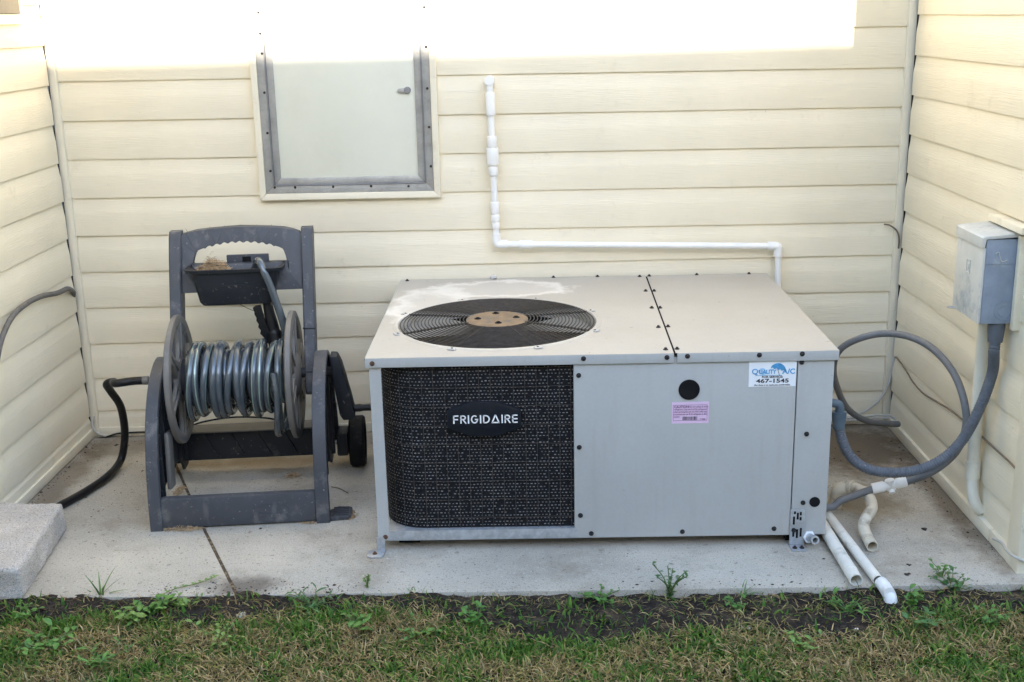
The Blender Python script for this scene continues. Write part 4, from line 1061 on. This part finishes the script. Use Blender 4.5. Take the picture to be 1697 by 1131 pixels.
# ------------------------------------------------------------------ white condensate line on the back wall
def wall_pipe():
    a = thing('condensate_pipe', 'white plastic pipe with couplings running down and across the back siding', 'pipe')
    y = -.034; r = .0108
    top = hit(811, 134, 1, y); low = hit(823, 405, 1, y); fr = hit(1290, 408, 1, y); dn = Vector((fr.x + .003, y, .50))
    def seg(p, q, rad, nm='pipe_run', hollow=0): return MB().tube([p, q], rad, 16, hollow=hollow).build(nm, M_pvc, a)
    def on(t): return top.lerp(low, t)
    seg(top, low, r); seg(low, fr, r); seg(fr, dn, r)
    el = MB(); el.tube([Vector((top.x, .012, top.z)), Vector((top.x, y - .012, top.z))], .0155, 18); el.build('wall_elbow', M_pvc, a)
    for t0, t1, rad in ((.10, .235, .0158), (.36, .425, .0158), (.43, .535, .0205), (.545, .60, .0158), (.765, .835, .0150), (.842, .885, .0148), (.89, .93, .0128)):
        cpl = MB(); p, q = on(t0 * 1.0 - .03), on(t1 - .03); d = (q - p)
        cpl.tube([p, p + d * .08, p + d * .92, q], rad, 18, smooth_path=False, rfun=lambda dd, t, rr=rad: rr * (.93 if t in (0, 1) else 1)); cpl.build('coupling', M_pvc, a)
    for c_, d1, d2 in ((low, Vector((0, 0, 1)), Vector((1, 0, 0))), (fr, Vector((-1, 0, 0)), Vector((0, 0, -1)))):
        e = MB(); e.tube([c_ + d1 * .036, c_ + d1 * .012, c_ + d1 * .003 + d2 * .003, c_ + d2 * .012, c_ + d2 * .036], .0148, 18, res=5); e.build('elbow', M_pvc, a)
    d = (fr - low).normalized(); seg(low + d * .077, low + d * .120, .0150, 'coupling')
wall_pipe()

# ------------------------------------------------------------------ disconnect box on the right wall
def disc_box():
    a = thing('disconnect_box', 'weathered grey electrical disconnect box mounted on the right siding', 'electrical box')
    y0, y1 = -.845, -.985         # rear and front sides along the wall
    z0, z1 = .605, .850
    d0 = W - .100
    ya = hit(1590, 372, 0, d0).y; yb = hit(1632, 398, 0, d0).y
    yA, yB = ya, yb               # cover width
    zt = hit(1590, 372, 0, d0).z; zb = hit(1594, 520, 0, d0).z
    body = MB(); body.box(d0 + .006, W - .006, yB, yA, zb, zt - .008, bev=.002); bo = body.build('body', M_boxb, a)
    cov = MB(); cov.box(d0 - .001, d0 + .005, yB - .002, yA + .002, zb + .001, zt - .030, bev=.0015); cv = cov.build('cover', M_box, a)
    hood = MB(); hood.prism([(d0 - .006, zt - .030), (d0 - .006, zt - .004), (d0 + .0, zt), (W - .004, zt + .008), (W - .004, zt - .002), (d0 + .004, zt - .007), (d0 + .0, zt - .030)], 1, yB - .004, yA + .004, bev=.0008); hood.build('rain_hood', M_box, a)
    # raised mark on the cover, lower hasp
    cy = (yA + yB) / 2 ; em = MB(); zc = (zt + zb) / 2 + .02
    for q in ((-.013, .013, .016, .018), (-.013, .013, -.018, -.016), (-.013, -.011, -.016, .016), (.011, .013, -.016, .016)):
        em.box(d0 - .0025, d0 - .0009, cy + q[0], cy + q[1], zc + q[2], zc + q[3])
    em.box(d0 - .0025, d0 - .0009, cy - .005, cy + .005, zc - .008, zc + .008, bev=.0006)
    em.build('embossed_mark', M_box, cv)
    MB().tube([(d0, yA - .01, zb + .004), (d0 - .014, yA - .004, zb + .003), (d0 - .016, yA - .014, zb + .003), (d0 - .0, yA - .022, zb + .004)], .0018, 6, res=5).build('hasp', M_galv, cv)
    # knockouts on the side that faces the yard
    kc = (W - .034, yB - .0006, zb + .034)
    for rr_ in (.026, .016):
        ring_ = [(kc[0] + rr_ * math.cos(2 * math.pi * i / 32), kc[1], kc[2] + rr_ * math.sin(2 * math.pi * i / 32)) for i in range(32)]
        MB().tube(ring_, .0012, 5, closed=True, smooth_path=False).build('knockout', M_boxb, bo)
    MB().box(d0 + .006, W - .02, yB - .0018, yB - .0002, zt - .072, zt - .069).build('side_seam', M_boxb, bo)
    MB().tube([(d0 + .03, yB - .002, zt - .045), (d0 + .037, yB - .002, zt - .04), (d0 + .041, yB - .002, zt - .052), (d0 + .048, yB - .002, zt - .065), (d0 + .06, yB - .002, zt - .062)], .0011, 5, res=5).build('side_squiggle', M_box, bo)
    # mounting boards on the siding
    MB().box(W - .018, W + .014, yB - .020, yB - .003, zb - .014, zt + .002, bev=.002).build('mounting_board', M_trim, a)
    MB().box(W - .030, W + .012, yB - .05, yA - .012, zt + .012, zt + .030, bev=.002).build('mounting_board', M_trim, a)
    MB().box(W - .005, W + .014, yB - .002, yA, zb + .002, zt - .01).build('backing_board', M_trim, a)
    return d0, yA, yB, zb, zt
BX, BYA, BYB, BZB, BZT = disc_box()

# cream conduit dropping from the box to the slab edge of the wall
def drop_conduit():
    a = thing('conduit_pipe', 'cream plastic conduit dropping from the disconnect box to the wall foot', 'conduit')
    x = W - .024
    p0 = Vector((x - .03, BYA - .03, BZB - .001)); p0 = hit(1631, 536, 0, x)
    q = hit(1611, 790, 0, x); p1 = Vector((x, q.y, q.z)); p2 = hit(1613, 836, 0, x)
    r = .017
    MB().tube([p0, p1], r, 18).build('conduit_run', M_cpvc, a)
    d = (p1 - p0).normalized()
    MB().tube([p1 - d * .045, p1 + d * .004], .0205, 18).build('coupling', M_cpvc, a)
    MB().tube([p1, p1 + (p2 - p1) * .6, p2 + Vector((.006, 0, 0)), p2 + Vector((.022, 0, -.02))], r * .95, 16, res=5).build('lower_bend', M_cpvc, a)
drop_conduit()

# ribbed flexible conduit from the box to the cabinet side
def flex():
    a = thing('flexible_conduit', 'thick ribbed dark grey flexible conduit drooping from box to cabinet', 'conduit')
    st = Vector((W - .040, BYB + .026, BZB))
    end = hit(1384, 700, 1, -.83)
    path = [st + Vector((0, 0, -.035)), st + Vector((-.001, -.002, -.08)), hit(1644, 620, 1, -.93), hit(1622, 680, 1, -.925), hit(1592, 733, 1, -.91), hit(1556, 765, 1, -.90), hit(1515, 780, 1, -.89), hit(1470, 783, 1, -.88), hit(1433, 775, 1, -.865), hit(1408, 755, 1, -.85), hit(1395, 728, 1, -.84), hit(1390, 706, 1, -.835)]
    P_ = catmull([Vector(p) for p in path], 36)
    MB().tube(P_, .0145, 12, smooth_path=False, rfun=lambda d, t: .0142 + .0007 * math.sin(d * 2 * math.pi / .0075)).build('conduit_run', M_flex, a)
    MB().tube([st + Vector((0, 0, .004)), st + Vector((0, 0, -.014)), st + Vector((0, 0, -.015)), st + Vector((0, -.001, -.055))], .019, 16, smooth_path=False, rfun=lambda d, t: .022 if d < .02 else .0185).build('connector', M_flex, a)
    e = P_[-1]; d = Vector((-.006, .004, 1)).normalized()
    MB().tube([e - d * .006, e + d * .030, e + d * .031, e + d * .042], .018, 16, smooth_path=False, rfun=lambda dd, t: .0165 + (.0035 if dd > .012 else dd * .29) ).build('connector', M_bfit, a)
    MB().tube([e + d * .040, e + d * .055, e + d * .066 + Vector((-.012, 0, 0)), Vector((XR - .004, e.y + .002, e.z + .072))], .0125, 14, res=6).build('elbow', M_bfit, a)
flex()

# smooth grey drain hose: loop standing on edge, free end at the wall foot, white tee near the cabinet
def loop_hose():
    a = thing('drain_hose', 'smooth grey hose coiled in one upright loop beside the right wall', 'hose')
    # the loop stands between the cabinet and the wall: plane roughly facing the yard
    path = [(1499, 703, -.19), (1465, 702, -.22), (1434, 697, -.27), (1405, 678, -.32), (1388, 645, -.37), (1381, 610, -.42), (1392, 580, -.46), (1425, 561, -.50), (1468, 553, -.53), (1512, 560, -.60), (1550, 582, -.68), (1580, 618, -.76), (1597, 662, -.82), (1601, 705, -.845), (1587, 745, -.845), (1556, 775, -.83), (1520, 793, -.81), (1495, 800, -.80)]
    pts = [hit(x, y, 1, d) for x, y, d in path]
    for p in pts: p.x = min(p.x, W - .022)
    MB().tube(pts, .0105, 14, res=8).build('hose_loop', M_ghose, a)
    e = pts[-1]; tee_end = hit(1452, 809, 1, -.795); dirv = (tee_end - e).normalized()
    c = e.lerp(tee_end, .45)
    tee = MB(); tee.tube([e - dirv * .012, e + dirv * .016], .0155, 16); tee.tube([tee_end - dirv * .022, tee_end + dirv * .012], .0155, 16); tee.tube([e, tee_end], .0128, 16)
    up = (Vector((0, 0, 1)) - dirv * dirv.z).normalized(); dn = (Vector((.1, -.55, -.8))).normalized()
    tee.tube([c + up * .016, c - up * .014], .0135, 16); tee.tube([c - up * .006, c + dn * .024], .0085, 14)
    tee.build('tee_fitting', M_pvc, a)
    rest = [tee_end, hit(1437, 814, 1, -.80), hit(1415, 822, 1, -.805), hit(1393, 830, 1, -.81), hit(1376, 841, 1, -.82), Vector((XR - .012, -.83, .055))]
    MB().tube(rest, .0108, 14, res=6).build('hose_tail', M_ghose, a)
loop_hose()

# PVC trap and drain pipes on the slab
def trap():
    a = thing('trap_pipe', 'aged plastic trap pipe arching over the grey hose to an open end', 'pipe')
    r = .0165
    p = [hit(1386, 852, 1, -.70), hit(1385, 832, 1, -.72), hit(1389, 813, 1, -.735), hit(1404, 808, 1, -.74), hit(1411, 808, 1, -.75)]
    MB().tube(p, r * 1.18, 18, res=7).build('elbow', M_trap, a)
    j = p[-1]
    q = [j, hit(1424, 812, 1, -.77), hit(1440, 824, 1, -.80), hit(1445, 842, 1, -.85), hit(1436, 858, 2, .05), hit(1431, 872, 2, .032), hit(1437, 890, 2, .022), hit(1446, 906, 2, .019)]
    MB().tube(q, r * .96, 18, res=8, hollow=.84).build('trap_bend', M_trap, a)
    d = (q[1] - q[0]).normalized(); MB().tube([j - d * .004, j + d * .006], r * 1.26, 18).build('collar', M_trap, a)
trap()
def drain(name, label, p0, p1, r, elbow=False):
    a = thing(name, label, 'pipe')
    MB().tube([p0, p1], r, 18, hollow=.85).build('pipe_run', M_opvc, a)
    d = (p1 - p0).normalized()
    if not elbow:
        MB().tube([p1 - d * .052, p1 - d * .048], r * 1.07, 18).build('ridge', M_opvc, a)
    else:
        e0 = p1 + d * .006 + Vector((.006, 0, -.004)); e = [e0, e0 + d * .030, e0 + d * .055 + Vector((.004, 0, -.014)), e0 + d * .062 + Vector((.004, -.004, -.050)), e0 + d * .062 + Vector((.004, -.004, -.085))]
        MB().tube(e, r * 1.20, 18, res=6, hollow=.84).build('elbow', M_pvc, a)
drain('drain_pipe', 'plain white drain pipe with a ridged open end beside the cabinet', Vector((XR + .014, -.80, .0175)), hit(1419, 962, 2, .0175), .0168)
drain('drain_pipe', 'thinner white drain pipe ending in a loose elbow over the soil', Vector((XR + .048, -.80, .0145)), hit(1455, 962, 2, .0145), .0138, True)

# cables in the right corner and along the right siding
pts = [hit(1465, 372, 1, -.010), hit(1475, 374, 1, -.018), hit(1487, 384, 1, -.022), hit(1490, 398, 1, -.020), hit(1489, 412, 1, -.014)]
o = MB().tube(pts, .0028, 8, res=6).build('brown_cable', M_bcable); tag(o, 'short brown cable end poking over the corner trim above the cabinet', 'cable')
pts = [hit(1482, 560, 1, -.02), hit(1481, 595, 1, -.022), hit(1473, 635, 1, -.022), hit(1458, 662, 1, -.022), hit(1436, 680, 1, -.022), hit(1410, 692, 1, -.024), hit(1380, 699, 1, -.024), hit(1340, 705, 1, -.024)]
o = MB().tube(pts, .0042, 8, res=8).build('pale_cable', M_cable); tag(o, 'pale cable sweeping from the right corner trim down behind the cabinet', 'cable')
for i, (dy, lb) in enumerate(((0, 'upper of the pale cables bundled at the foot of the right corner'), (4, 'lower of the pale cables bundled at the foot of the right corner'))):
    pts = [hit(1395, 693 + dy, 1, -.03), hit(1425, 692 + dy, 1, -.035), hit(1455, 688 + dy * 1.1, 1, -.04), hit(1476, 690 + dy, 1, -.06), hit(1487, 697 + dy * .5, 1, -.10), hit(1491, 706, 1, -.14)]
    o = MB().tube(pts, .0038, 8, res=6).build('pale_cable', M_cable); tag(o, lb, 'cable')
pts = [hit(1485, 592, 0, W - .003)] + [hit(x, y, 0, W - .006) for x, y in ((1500, 612), (1512, 632), (1530, 652), (1556, 668), (1578, 682), (1600, 700), (1625, 722), (1650, 745), (1672, 765), (1690, 784))]
o = MB().tube(pts, .0028, 8, res=6).build('brown_cable', M_bcable); tag(o, 'thin brown cable sagging along the right siding behind the grey loop', 'cable')
pts = [hit(1646, 893, 0, W - .012), hit(1660, 900, 0, W - .014), hit(1668, 912, 0, W - .016), hit(1680, 922, 1, RY1 - .05), hit(1697, 930, 1, RY1 - .052), hit(1715, 935, 1, RY1 - .052)]
o = MB().tube(pts, .0036, 8, res=6).build('white_cable', M_cable); tag(o, 'pale cable wrapping round the outside corner at the wall foot', 'cable')

# ------------------------------------------------------------------ debris on the slab
def clump(name, label, c, s, seed, mt=M_soilc, cat='dirt clump', flat=.55):
    bm = bmesh.new(); rr_ = random.Random(seed)
    for k in range(rr_.randint(3, 6)):
        b2 = bmesh.ops.create_icosphere(bm, subdivisions=2, radius=s * rr_.uniform(.35, .7)); off = Vector((rr_.gauss(0, s * .5), rr_.gauss(0, s * .4), 0))
        for v in b2['verts']:
            v.co = Vector((v.co.x, v.co.y, v.co.z * flat)) * (1 + .5 * noise.noise(v.co * (1.6 / s) + Vector((seed, k, 0)))) + off + Vector((0, 0, s * .2))
    mb = MB(); mb.addbm(bm); o = mb.build(name, mt); o.location = c; tag(o, label, cat); return o
clump('soil_clump', 'dark wet debris spilling from the open end of the trap pipe', hit(1450, 908, 2, 0), .014, 1)
clump('soil_clump', 'dark crumbled dropping on the slab between trap pipe and right wall', hit(1530, 878, 2, 0), .010, 2)
clump('soil_clump', 'single dark crumb on the slab nearest the slab edge by the pipes', hit(1504, 953, 2, 0), .007, 3)
clump('soil_clump', 'pair of dark crumbs on the slab between the pipes and right wall', hit(1507, 937, 2, 0), .006, 4)
clump('pebble', 'pale rounded pebble on the dark soil near the slab joint', hit(399, 1021, 2, -.010), .011, 5, M_stone, 'pebble', .7)
clump('pebble', 'pale pinkish stone half sunk in the lawn below the caution label', hit(1240, 1043, 2, -.010), .012, 6, M_stone, 'pebble', .5)
clump('pebble', 'tiny white chip on the soil below the two drain pipes', hit(1419, 1044, 2, -.008), .005, 7, M_white, 'chip', .5)

def litter():
    mb = MB(); r_ = random.Random(21)
    zones = [(520, XT0, XT1, -1.2, -.03, .0008), (240, 2.42, 2.78, -.75, -.05, .0012), (130, 1.0, 2.4, -1.21, -1.12, .0010), (260, .55, 1.1, -1.215, -1.10, .0011), (140, .03, .3, -.75, -.06, .0011), (160, 2.75, 2.80, -1.1, -.1, .0012), (110, .005, .03, -.8, -.05, .0015)]
    for n, x0, x1, y0, y1, s in zones:
        for i in range(n):
            x, y = r_.uniform(x0, x1), r_.uniform(y0, y1)
            if y0 < -1.09 and n in (260, 130): y = SLAB_Y + .005 + abs(r_.gauss(0, .035))
            if n == 240 and noise.noise(Vector((x * 6, y * 6, 2))) < -.02: continue
            k = s * r_.lognormvariate(0, .5); b = len(mb.v); an = r_.uniform(0, 6.28); e = r_.uniform(1, 2.2)
            for q in range(5):
                t = an + q * 1.2566; mb.v.append((x + k * e * math.cos(t) * math.cos(an) - k * math.sin(t) * math.sin(an), y + k * math.sin(t) * math.cos(an) + k * e * math.cos(t) * math.sin(an), .0003))
            mb.v.append((x, y, k * .7 + .0005))
            for q in range(5): mb.f.append((b + q, b + (q + 1) % 5, b + 5)); mb.sm.append(False)
    o = mb.build('slab_litter', M_soilc, smooth=False); tag(o, 'scattered specks of soil and leaf litter on the concrete slab', 'litter', kind='stuff')
litter()

# ------------------------------------------------------------------ lawn
def fbm(x, y, s, seed): return noise.fractal(Vector((x * s, y * s, seed)), 1, 2, 3)
def dirt_edge(x):
    """how far the bare soil strip reaches from the slab edge"""
    xs = [-.5, .2, .35, .5, .62, .72, .85, 1.0, 1.15, 1.3, 1.45, 1.7, 1.9, 2.05, 2.2, 2.35, 2.5, 2.65, 2.8, 3.2]
    vs = [.06, .09, .07, .05, .10, .11, .07, .045, .04, .08, .17, .23, .19, .14, .20, .20, .09, .09, .16, .11]
    return float(np.interp(x, xs, vs))
def make_grass():
    V = []; F = []; COL = []
    greens = [(.070, .175, .018), (.110, .215, .026), (.048, .125, .018), (.155, .23, .040)]
    tans = [(.46, .33, .15), (.37, .26, .11), (.54, .41, .21), (.24, .17, .075), (.33, .30, .09)]
    r_ = random.Random(5)
    def blade(x, y, z, L, w, az, lean, col, droop):
        b = len(V); dx, dy = math.cos(az), math.sin(az); px, py = -dy, dx
        n = 3; p = Vector((x, y, z)); el = lean
        for i in range(n + 1):
            t = i / n; ww = w * (1 - t ** 1.6) if i < n else 0
            c = [max(0, k * (.8 + .35 * t)) for k in col]
            if i < n:
                V.append((p.x + px * ww, p.y + py * ww, p.z)); V.append((p.x - px * ww, p.y - py * ww, p.z + .0005)); COL.extend([c, c])
            else: V.append(tuple(p)); COL.append(c)
            st = L / n; p = p + Vector((dx * math.cos(el), dy * math.cos(el), math.sin(el))) * st; el -= droop
            if p.z < z - .002: p.z = z + .001
        for i in range(n - 1): F.append((b + 2 * i, b + 2 * i + 1, b + 2 * i + 3, b + 2 * i + 2))
        F.append((b + 2 * n - 2, b + 2 * n - 1, b + 2 * n))
    def scatter(n, x0, x1, y0, y1):
        for i in range(n):
            x = r_.uniform(x0, x1); y = r_.uniform(y0, y1)
            off = SLAB_Y - y
            if off < .004: continue
            e = dirt_edge(x) + .035 * fbm(x, y, 9, 1)
            cov = min(1, max(0, (off - e) / .06))
            if r_.random() > .07 + .93 * cov: continue
            z = ground_z(x, y) - .001
            g = fbm(x, y, 3.2, 4) * .8 + fbm(x, y, 11, 9) * .6
            # left side and patches by the slab are greener; the open lawn is straw coloured
            g += .50 * max(0, 1 - x / .9) + .30 * max(0, 1 - abs(x - 1.2) / .35) * max(0, 1 - abs(off - .12) / .18) + .25 * max(0, 1 - abs(x - 2.55) / .25) - .17
            g += .16 if off < .16 else -.02
            az = r_.uniform(0, 6.283)
            if r_.random() < 1 / (1 + math.exp(-g * 6)):
                col = r_.choice(greens); k = r_.uniform(.7, 1.3); col = [c * k for c in col]
                big = r_.random() < .28
                blade(x, y, z, r_.uniform(.018, .042) * (.85 if big else .9), r_.uniform(.0024, .0056) if big else r_.uniform(.0011, .0021), az, R(r_.uniform(25, 85)), col, R(r_.uniform(8, 34)))
            else:
                col = r_.choice(tans); k = r_.uniform(.6, 1.25); col = [c * k for c in col]
                if r_.random() < .22: col = [c * k for c in (.15, .165, .05)]
                blade(x, y, z + r_.uniform(0, .012), r_.uniform(.012, .036), r_.uniform(.0009, .0019), az, R(r_.uniform(-5, 60)), col, R(r_.uniform(0, 45)))
    scatter(135000, -.35, 3.25, -1.95, SLAB_Y)
    scatter(26000, -1.2, 4.2, -3.4, -1.95)
    # thatch lying on the bare strip
    for i in range(1500):
        x = r_.uniform(-.2, 3.1); off = abs(r_.gauss(.02, .07)) + .006; y = SLAB_Y - off
        z = ground_z(x, y) + .003; col = r_.choice(tans); k = r_.uniform(.4, 1.1)
        blade(x, y, z, r_.uniform(.01, .04), r_.uniform(.0006, .0012), r_.uniform(0, 6.28), R(r_.uniform(-5, 20)), [c * k for c in col], R(r_.uniform(0, 15)))
    me = bpy.data.meshes.new('grass'); me.from_pydata(V, [], F)
    ca = me.color_attributes.new('Col', 'FLOAT_COLOR', 'POINT')
    arr = np.ones((len(V), 4), np.float32); arr[:, :3] = np.array(COL, np.float32); ca.data.foreach_set('color', arr.ravel())
    me.materials.append(M_grass); o = bpy.data.objects.new('grass', me); C.objects.link(o)
    tag(o, 'patchy lawn of green blades and straw-coloured thatch below the slab', 'grass', kind='stuff')
make_grass()

def soil_lumps():
    mb = MB(); r_ = random.Random(9)
    base = bmesh.new(); bmesh.ops.create_icosphere(base, subdivisions=2, radius=1); bv = [v.co.copy() for v in base.verts]; bf = [[v.index for v in f.verts] for f in base.faces]; base.free()
    for i in range(3600):
        x = r_.uniform(-.2, 3.1); e = dirt_edge(x) + .04; off = r_.uniform(0, e) if r_.random() < .8 else r_.uniform(0, .3); y = SLAB_Y - .003 - off
        s = min(.006, .0026 * r_.lognormvariate(0, .6)); b = len(mb.v); sd_ = Vector((r_.random() * 9, r_.random() * 9, 0))
        z = ground_z(x, y)
        for v in bv:
            k = 1 + .8 * noise.noise(v * 1.6 + sd_); mb.v.append((x + v.x * s * k * 1.2, y + v.y * s * k, z + v.z * s * k * .8))
        for f in bf: mb.f.append(tuple(b + q for q in f)); mb.sm.append(True)
    o = mb.build('soil_crumbs', M_soilc); tag(o, 'loose dark soil crumbs along the front edge of the slab', 'soil', kind='stuff')
soil_lumps()

# ------------------------------------------------------------------ single weeds one can tell apart
def leaf_mesh(L, w, cup=.25, rounded=False):
    mb = MB(); rows = []; n = 5
    for i in range(n + 1):
        t = i / n
        ww = w * (math.sin(math.pi * min(1, t * .94 + .06)) ** (.6 if rounded else .9)); z = L * (.30 * t - .42 * t * t)
        rows.append([(-ww, L * t, z + ww * cup), (0, L * t, z), (ww, L * t, z + ww * cup)])
    mb.quadgrid(rows); return mb
LEAFS = {}
def leaf(kind, mi, parent):
    key = (kind, mi)
    if key not in LEAFS:
        L, w, rd = {'broad': (.030, .0085, False), 'round': (.015, .0075, True), 'small': (.017, .0048, False), 'long': (.045, .0045, False)}[kind]
        o = leaf_mesh(L, w, rounded=rd).build('leaf', M_leafs[mi], parent); LEAFS[key] = o; return o
    return dup(LEAFS[key], parent)
def weed(label, c, stems, kind, mi, seed, nleaf=6, height=.05, spread=.04, scale=1.0, cat='weed', name='weed'):
    stems += 3; nleaf += 1
    r_ = random.Random(seed); a = thing(name, label, cat, c)
    for s in range(stems):
        az = r_.uniform(0, 6.28); h = height * r_.uniform(.6, 1.1); sp = spread * r_.uniform(.5, 1.1)
        p = [Vector((0, 0, -.006)), Vector((math.cos(az) * sp * .35, math.sin(az) * sp * .35, h * .55)), Vector((math.cos(az) * sp, math.sin(az) * sp, h))]
        q = catmull(p, 5); MB().tube(q, .0011 * scale, 5, smooth_path=False).build('stem', M_stem, a)
        for k in range(nleaf):
            t = (k + .6) / nleaf; b = q[min(len(q) - 1, int(t * len(q)))]
            o = leaf(kind, mi, a); o.location = b; sc_ = scale * r_.uniform(.40, .85); o.scale = (sc_, sc_, sc_)
            o.rotation_euler = (R(r_.uniform(-5, 40)), R(r_.uniform(-15, 15)), az + k * 2.4 + r_.uniform(-.4, .4))
    return a
def tuft(label, c, n, L, w, seed, mi=1, lean=(25, 75), name='grass_tuft', cat='grass tuft'):
    r_ = random.Random(seed); a = thing(name, label, cat, c)
    for i in range(n):
        az = r_.uniform(0, 6.28); ln = L * r_.uniform(.5, 1.15); el = R(r_.uniform(*lean)); mb = MB(); rows = []; p = Vector((r_.gauss(0, .006), r_.gauss(0, .005), -.004)); m_ = 6
        for k in range(m_ + 1):
            t = k / m_; ww = w * (1 - t ** 2) * (.7 + .6 * t if t < .5 else 1) + .0002
            s_ = Vector((-math.sin(az), math.cos(az), 0)) * ww
            rows.append([p - s_, p + Vector((0, 0, -ww * .4)), p + s_]); p = p + Vector((math.cos(az) * math.cos(el), math.sin(az) * math.cos(el), math.sin(el))) * ln / m_; el -= R(5)
        mb.quadgrid(rows); mb.build('blade', M_leafs[(mi + i % 2) % 3], a)
    return a
G = -.014
tuft('tall long-bladed grass tuft at the slab edge beside the concrete block', hit(166, 990, 2, G + .006), 11, .085, .0030, 1, 1, (20, 80))
tuft('spiky grass tuft sprouting at the slab edge below the cabinet front panel', hit(1232, 985, 2, G), 12, .045, .0018, 2, 0)
tuft('low grass tuft at the slab edge below the coil front', hit(690, 990, 2, G), 12, .045, .0020, 12, 0)
weed('leafy green weed on the soil right of the concrete block', hit(215, 1035, 2, G), 5, 'broad', 1, 3, 6, .035, .045, 1.2)
weed('ferny low weed on the soil in front of the concrete block', hit(35, 1028, 2, G), 7, 'small', 0, 4, 7, .03, .045, 1.2)
weed('bushy leafy weed spreading into the lawn below the reel cart', hit(255, 1015, 2, G), 6, 'broad', 0, 5, 6, .04, .05, 1.1)
weed('light green weed on the soil beside the slab joint', hit(300, 1008, 2, G), 4, 'broad', 1, 6, 5, .03, .05, .9)
weed('broad-leaved weed in the lawn below the reel cart wheel', hit(592, 1048, 2, G), 4, 'broad', 0, 7, 5, .035, .04, 1.2)
weed('leafy weed at the lawn edge below the black badge', hit(790, 1035, 2, G), 6, 'broad', 0, 8, 5, .035, .05, 1.0)
weed('round-leaved creeping weed on the dark soil below the rubber plug', hit(995, 995, 2, G), 7, 'round', 0, 9, 5, .016, .06, 1.1)
weed('tall stemmed weed rising over the slab edge below the caution label', hit(1110, 985, 2, G), 5, 'small', 2, 10, 9, .07, .045, 1.25)
weed('dense leafy weed at the slab edge near the right wall', hit(1578, 978, 2, G), 9, 'broad', 2, 11, 5, .035, .05, .85)
weed('single upright weed sprig beside the dense weed near the right wall', hit(1560, 962, 2, G + .004), 2, 'broad', 0, 12, 4, .055, .03, .8)
weed('small leafy weed between the drain elbow and the dense weed', hit(1512, 1003, 2, G), 4, 'broad', 0, 13, 4, .035, .025, .9)
weed('tiny upright seedling at the slab edge below the coil front', hit(609, 978, 2, G + .006), 1, 'small', 1, 14, 9, .045, .006, .9)
weed('low green weed straggling below the open drain pipe', hit(1405, 1015, 2, G), 7, 'long', 0, 15, 4, .03, .07, .9)
weed('green weed on the soil below the tie-down bracket', hit(1222, 1012, 2, G), 5, 'small', 0, 16, 6, .025, .04, 1.1)
weed('weed with narrow leaves in the lawn below the loose elbow', hit(1530, 1045, 2, G), 6, 'broad', 2, 17, 5, .04, .05, .9)
weed('leafy weed in the lawn corner under the right outside corner', hit(1640, 1040, 2, G), 6, 'small', 0, 18, 7, .035, .06, 1.2)
weed('clump of glossy weeds in the lawn below the concrete block', hit(75, 1085, 2, G), 7, 'broad', 0, 19, 5, .04, .07, 1.2)
weed('pale green weed on the lawn between two leafy weeds below the slab joint', hit(350, 1062, 2, G), 5, 'broad', 1, 20, 5, .03, .06, .8)
weed('deep green weed at the bottom of the lawn below the front crossbar', hit(170, 1105, 2, G), 6, 'long', 0, 21, 5, .04, .06, 1.0)
weed('wide low weed in the lawn left of the round-leaved creeper', hit(700, 1055, 2, G), 6, 'small', 0, 22, 7, .03, .07, 1.2)
weed('dark green weed patch in the lawn below the cabinet left post', hit(520, 1010, 2, G), 7, 'long', 2, 23, 5, .035, .07, .9)
weed('short bright weed on the lawn below the drain stub', hit(1330, 1075, 2, G), 5, 'broad', 1, 24, 5, .025, .05, .8)
# runner creeping over the slab by the joint
def runner():
    a = thing('runner_weed', 'thin creeping runner with small leaves lying on the slab by the joint', 'weed', hit(268, 988, 2, 0))
    ps = [hit(268, 986, 2, .004) - a.location, hit(290, 976, 2, .006) - a.location, hit(320, 969, 2, .006) - a.location, hit(342, 962, 2, .008) - a.location, hit(356, 956, 2, .01) - a.location]
    q = catmull(ps, 4); MB().tube(q, .0011, 5, smooth_path=False).build('stem', M_stem, a); r_ = random.Random(2)
    for k in range(2, len(q), 2):
        for s in (-1, 1):
            o = leaf('small', 1, a); o.location = q[k]; o.scale = (.7,) * 3; o.rotation_euler = (R(15), 0, s * 1.0 - .4 + r_.uniform(-.4, .4))
runner()
for o in bpy.data.objects:
    if o.type == 'MESH' and len(o.data.materials) == 0: print('no material', o.name)
